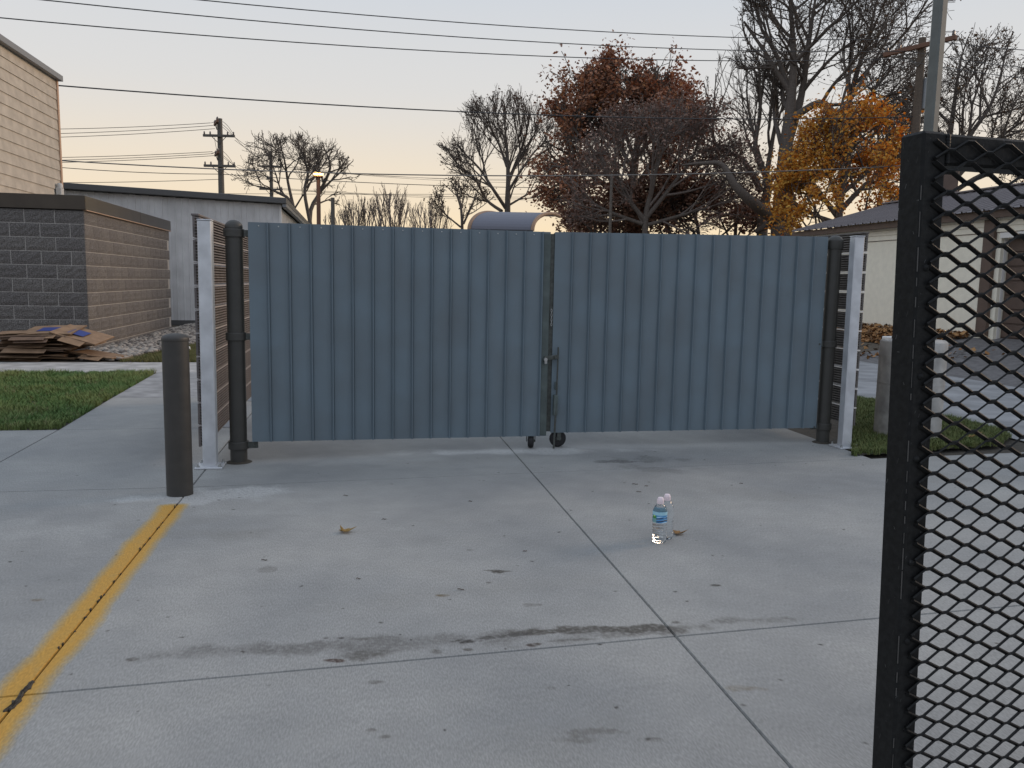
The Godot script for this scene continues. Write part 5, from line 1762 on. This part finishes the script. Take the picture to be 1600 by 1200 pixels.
# ------------------------------------------------------------------ small things
func maple_leaf(sd: int, size: float) -> ArrayMesh:
	var r := RandomNumberGenerator.new()
	r.seed = sd
	var b := MB.new()
	var ring := []
	var lobes := [1.0, 0.42, 0.92, 0.38, 0.80, 0.30, 0.45, 0.30, 0.78, 0.36, 0.95, 0.40]
	var n := lobes.size()
	for i in n:
		var a := TAU * i / n
		var rad: float = lobes[i] * size * r.randf_range(0.85, 1.15)
		ring.push_back(Vector3(cos(a) * rad, r.randf_range(0.004, 0.60 * size * lobes[i]), sin(a) * rad * 0.8))
	var c := Vector3(0, 0.004, 0)
	for i in n:
		b.tri(c, ring[(i + 1) % n], ring[i])
		b.tri(c - Vector3(0, 0.0008, 0), ring[i] - Vector3(0, 0.0008, 0), ring[(i + 1) % n] - Vector3(0, 0.0008, 0))
	return b.mesh()

func bottle(label: String, p: Vector3, labelled: bool) -> void:
	var t := thing("water_bottle", label, "bottle", p, 1.9, "water bottles")
	var H := 0.215
	var R := 0.0335
	var prof := [Vector2(0.0, 0.004), Vector2(0.018, 0.003), Vector2(0.026, 0.001), Vector2(0.031, 0.005), Vector2(R, 0.014)]
	for k in 5:
		var y := 0.026 + k * 0.012
		prof.push_back(Vector2(R, y)); prof.push_back(Vector2(R - 0.0022, y + 0.004)); prof.push_back(Vector2(R, y + 0.008))
	prof.append_array([Vector2(R - 0.001, 0.092), Vector2(R - 0.003, 0.097), Vector2(R, 0.102), Vector2(R, 0.150), Vector2(R - 0.002, 0.156), Vector2(0.026, 0.171), Vector2(0.018, 0.182), Vector2(0.0145, 0.187), Vector2(0.0145, 0.193), Vector2(0.0, 0.193)])
	var b := MB.new()
	b.lathe(prof, 36)
	part(t, "body", b.mesh(), M.water)
	b = MB.new()
	b.lathe([Vector2(0.0158, 0.186), Vector2(0.0162, 0.188), Vector2(0.0162, 0.203), Vector2(0.0150, 0.206), Vector2(0.0125, 0.213), Vector2(0.011, H), Vector2(0, H + 0.0005)], 24)
	part(t, "cap", b.mesh(), M.cap_pink)
	if labelled:
		b = MB.new()
		b.use_uv = true
		b.lathe([Vector2(R + 0.0006, 0.100), Vector2(R + 0.0006, 0.120), Vector2(R + 0.0006, 0.136), Vector2(R + 0.0006, 0.152)], 36)
		var im := Image.create(128, 48, false, Image.FORMAT_RGB8)
		for y in 48:
			for x in 128:
				var u := x % 64
				var c := Color(0.30, 0.56, 0.76)
				if y < 16: c = Color(0.62, 0.80, 0.86)
				if y > 20 and absf(u - 32) > 8 and (y + absi(u - 32) / 3) % 9 < 3: c = Color(0.80, 0.90, 0.95)
				if y > 27 and absf(u - 32) > 7 and (y + absi(u - 32) / 4) % 11 < 4: c = Color(0.05, 0.10, 0.25)
				if absf(u - 32) < 8 and y > 18: c = Color(0.24, 0.52, 0.26) if y < 32 else Color(0.45, 0.62, 0.62)
				if absf(u - 32) < 4 and y > 16 and y < 23: c = Color(0.72, 0.86, 0.45)
				im.set_pixel(x, y, c)
		var m := mat(1, 1, 1, 0.45)
		m.albedo_texture = ImageTexture.create_from_image(im)
		part(t, "label_wrap", b.mesh(), m)

func build_small() -> void:
	var g := ground(1033, 850)
	bottle("clear water bottle with blue and green label and pink cap on the concrete", Vector3(g.x, 0, g.z - 0.03), true)
	g = ground(1046, 846)
	bottle("clear unlabelled water bottle with pink cap behind the labelled bottle", Vector3(g.x, 0, g.z - 0.05), false)
	var lm := mat(0.42, 0.26, 0.07, 0.8)
	lm = worn(lm, speckle(71, 128, 0.05, 0.6, 1.0), 20.0)
	g = ground(538, 832)
	single("fallen_leaf", maple_leaf(3, 0.060), lm, "yellow maple leaf lying alone on the open concrete", "leaf", "", Vector3(g.x, 0.002, g.z))
	g = ground(1059, 835)
	single("fallen_leaf", maple_leaf(8, 0.055), worn(mat(0.36, 0.20, 0.07, 0.8), speckle(72, 128, 0.05, 0.6, 1.0), 20.0), "curled brown maple leaf lying beside the water bottles", "leaf", "", Vector3(g.x, 0.002, g.z))
	var bits := [[1158, 661 + 95, 0.020], [992, 757, 0.030], [998, 769, 0.025], [720, 922, 0.022], [600, 812, 0.02], [820, 862, 0.016], [560, 905, 0.014], [735, 784, 0.016], [413, 876, 0.02], [160, 946, 0.0], [1010, 760, 0.02], [540, 775, 0.02], [1540, 1060, 0.0]]
	for q in bits:
		q[2] *= 0.6
		if q[2] <= 0.0: continue
		g = ground(q[0], q[1])
		var b := MB.new()
		var pts := PackedVector3Array(); var rr := PackedFloat32Array()
		var a := rng.randf_range(-0.5, 0.5)
		for i in 4:
			var f := i / 3.0 - 0.5
			pts.push_back(Vector3(cos(a) * f * q[2] * 2.0, 0.004 + 0.002 * sin(i * 2.0), sin(a) * f * q[2] * 2.0 + rng.randf_range(-0.002, 0.002)))
			rr.push_back(0.0019)
		b.tube(pts, rr, 5, true)
		single("twig", b.mesh(), M.bark, "small dark twig lying on the concrete apron", "twig", "twigs on the apron", Vector3(g.x, 0.0, g.z))
	# litter
	g = ground(295, 548)
	var pb := MB.new()
	pb.cbox(Vector3(0, 0.035, 0), Vector3(0.05, 0.07, 0.05), 0.012, Basis(Vector3(0, 0, 1), 0.3))
	single("paper_scrap", pb.mesh(), M.paper, "crumpled white paper scrap on the yellowing grass behind the bollard", "paper", "", Vector3(g.x, 0, g.z))
	# two small yellow leaves on the island grass
	for q in [[1527, 684], [1515, 690]]:
		g = ground(q[0], q[1])
		single("fallen_leaf", maple_leaf(q[0], 0.05), lm, "yellow leaf caught in the grass island beside the road", "leaf", "leaves in the grass island", Vector3(g.x, 0.035, g.z))

func _ready() -> void:
	rng.seed = 20231
	set_camera_and_light()
	materials()
	build_ground()
	build_block_building()
	build_garage()
	build_trees()
	build_growth()
	build_enclosure()
	build_canopy()
	build_light_pole()
	build_mesh_gate()
	build_bollard()
	build_poles()
	build_cardboard()
	build_small()
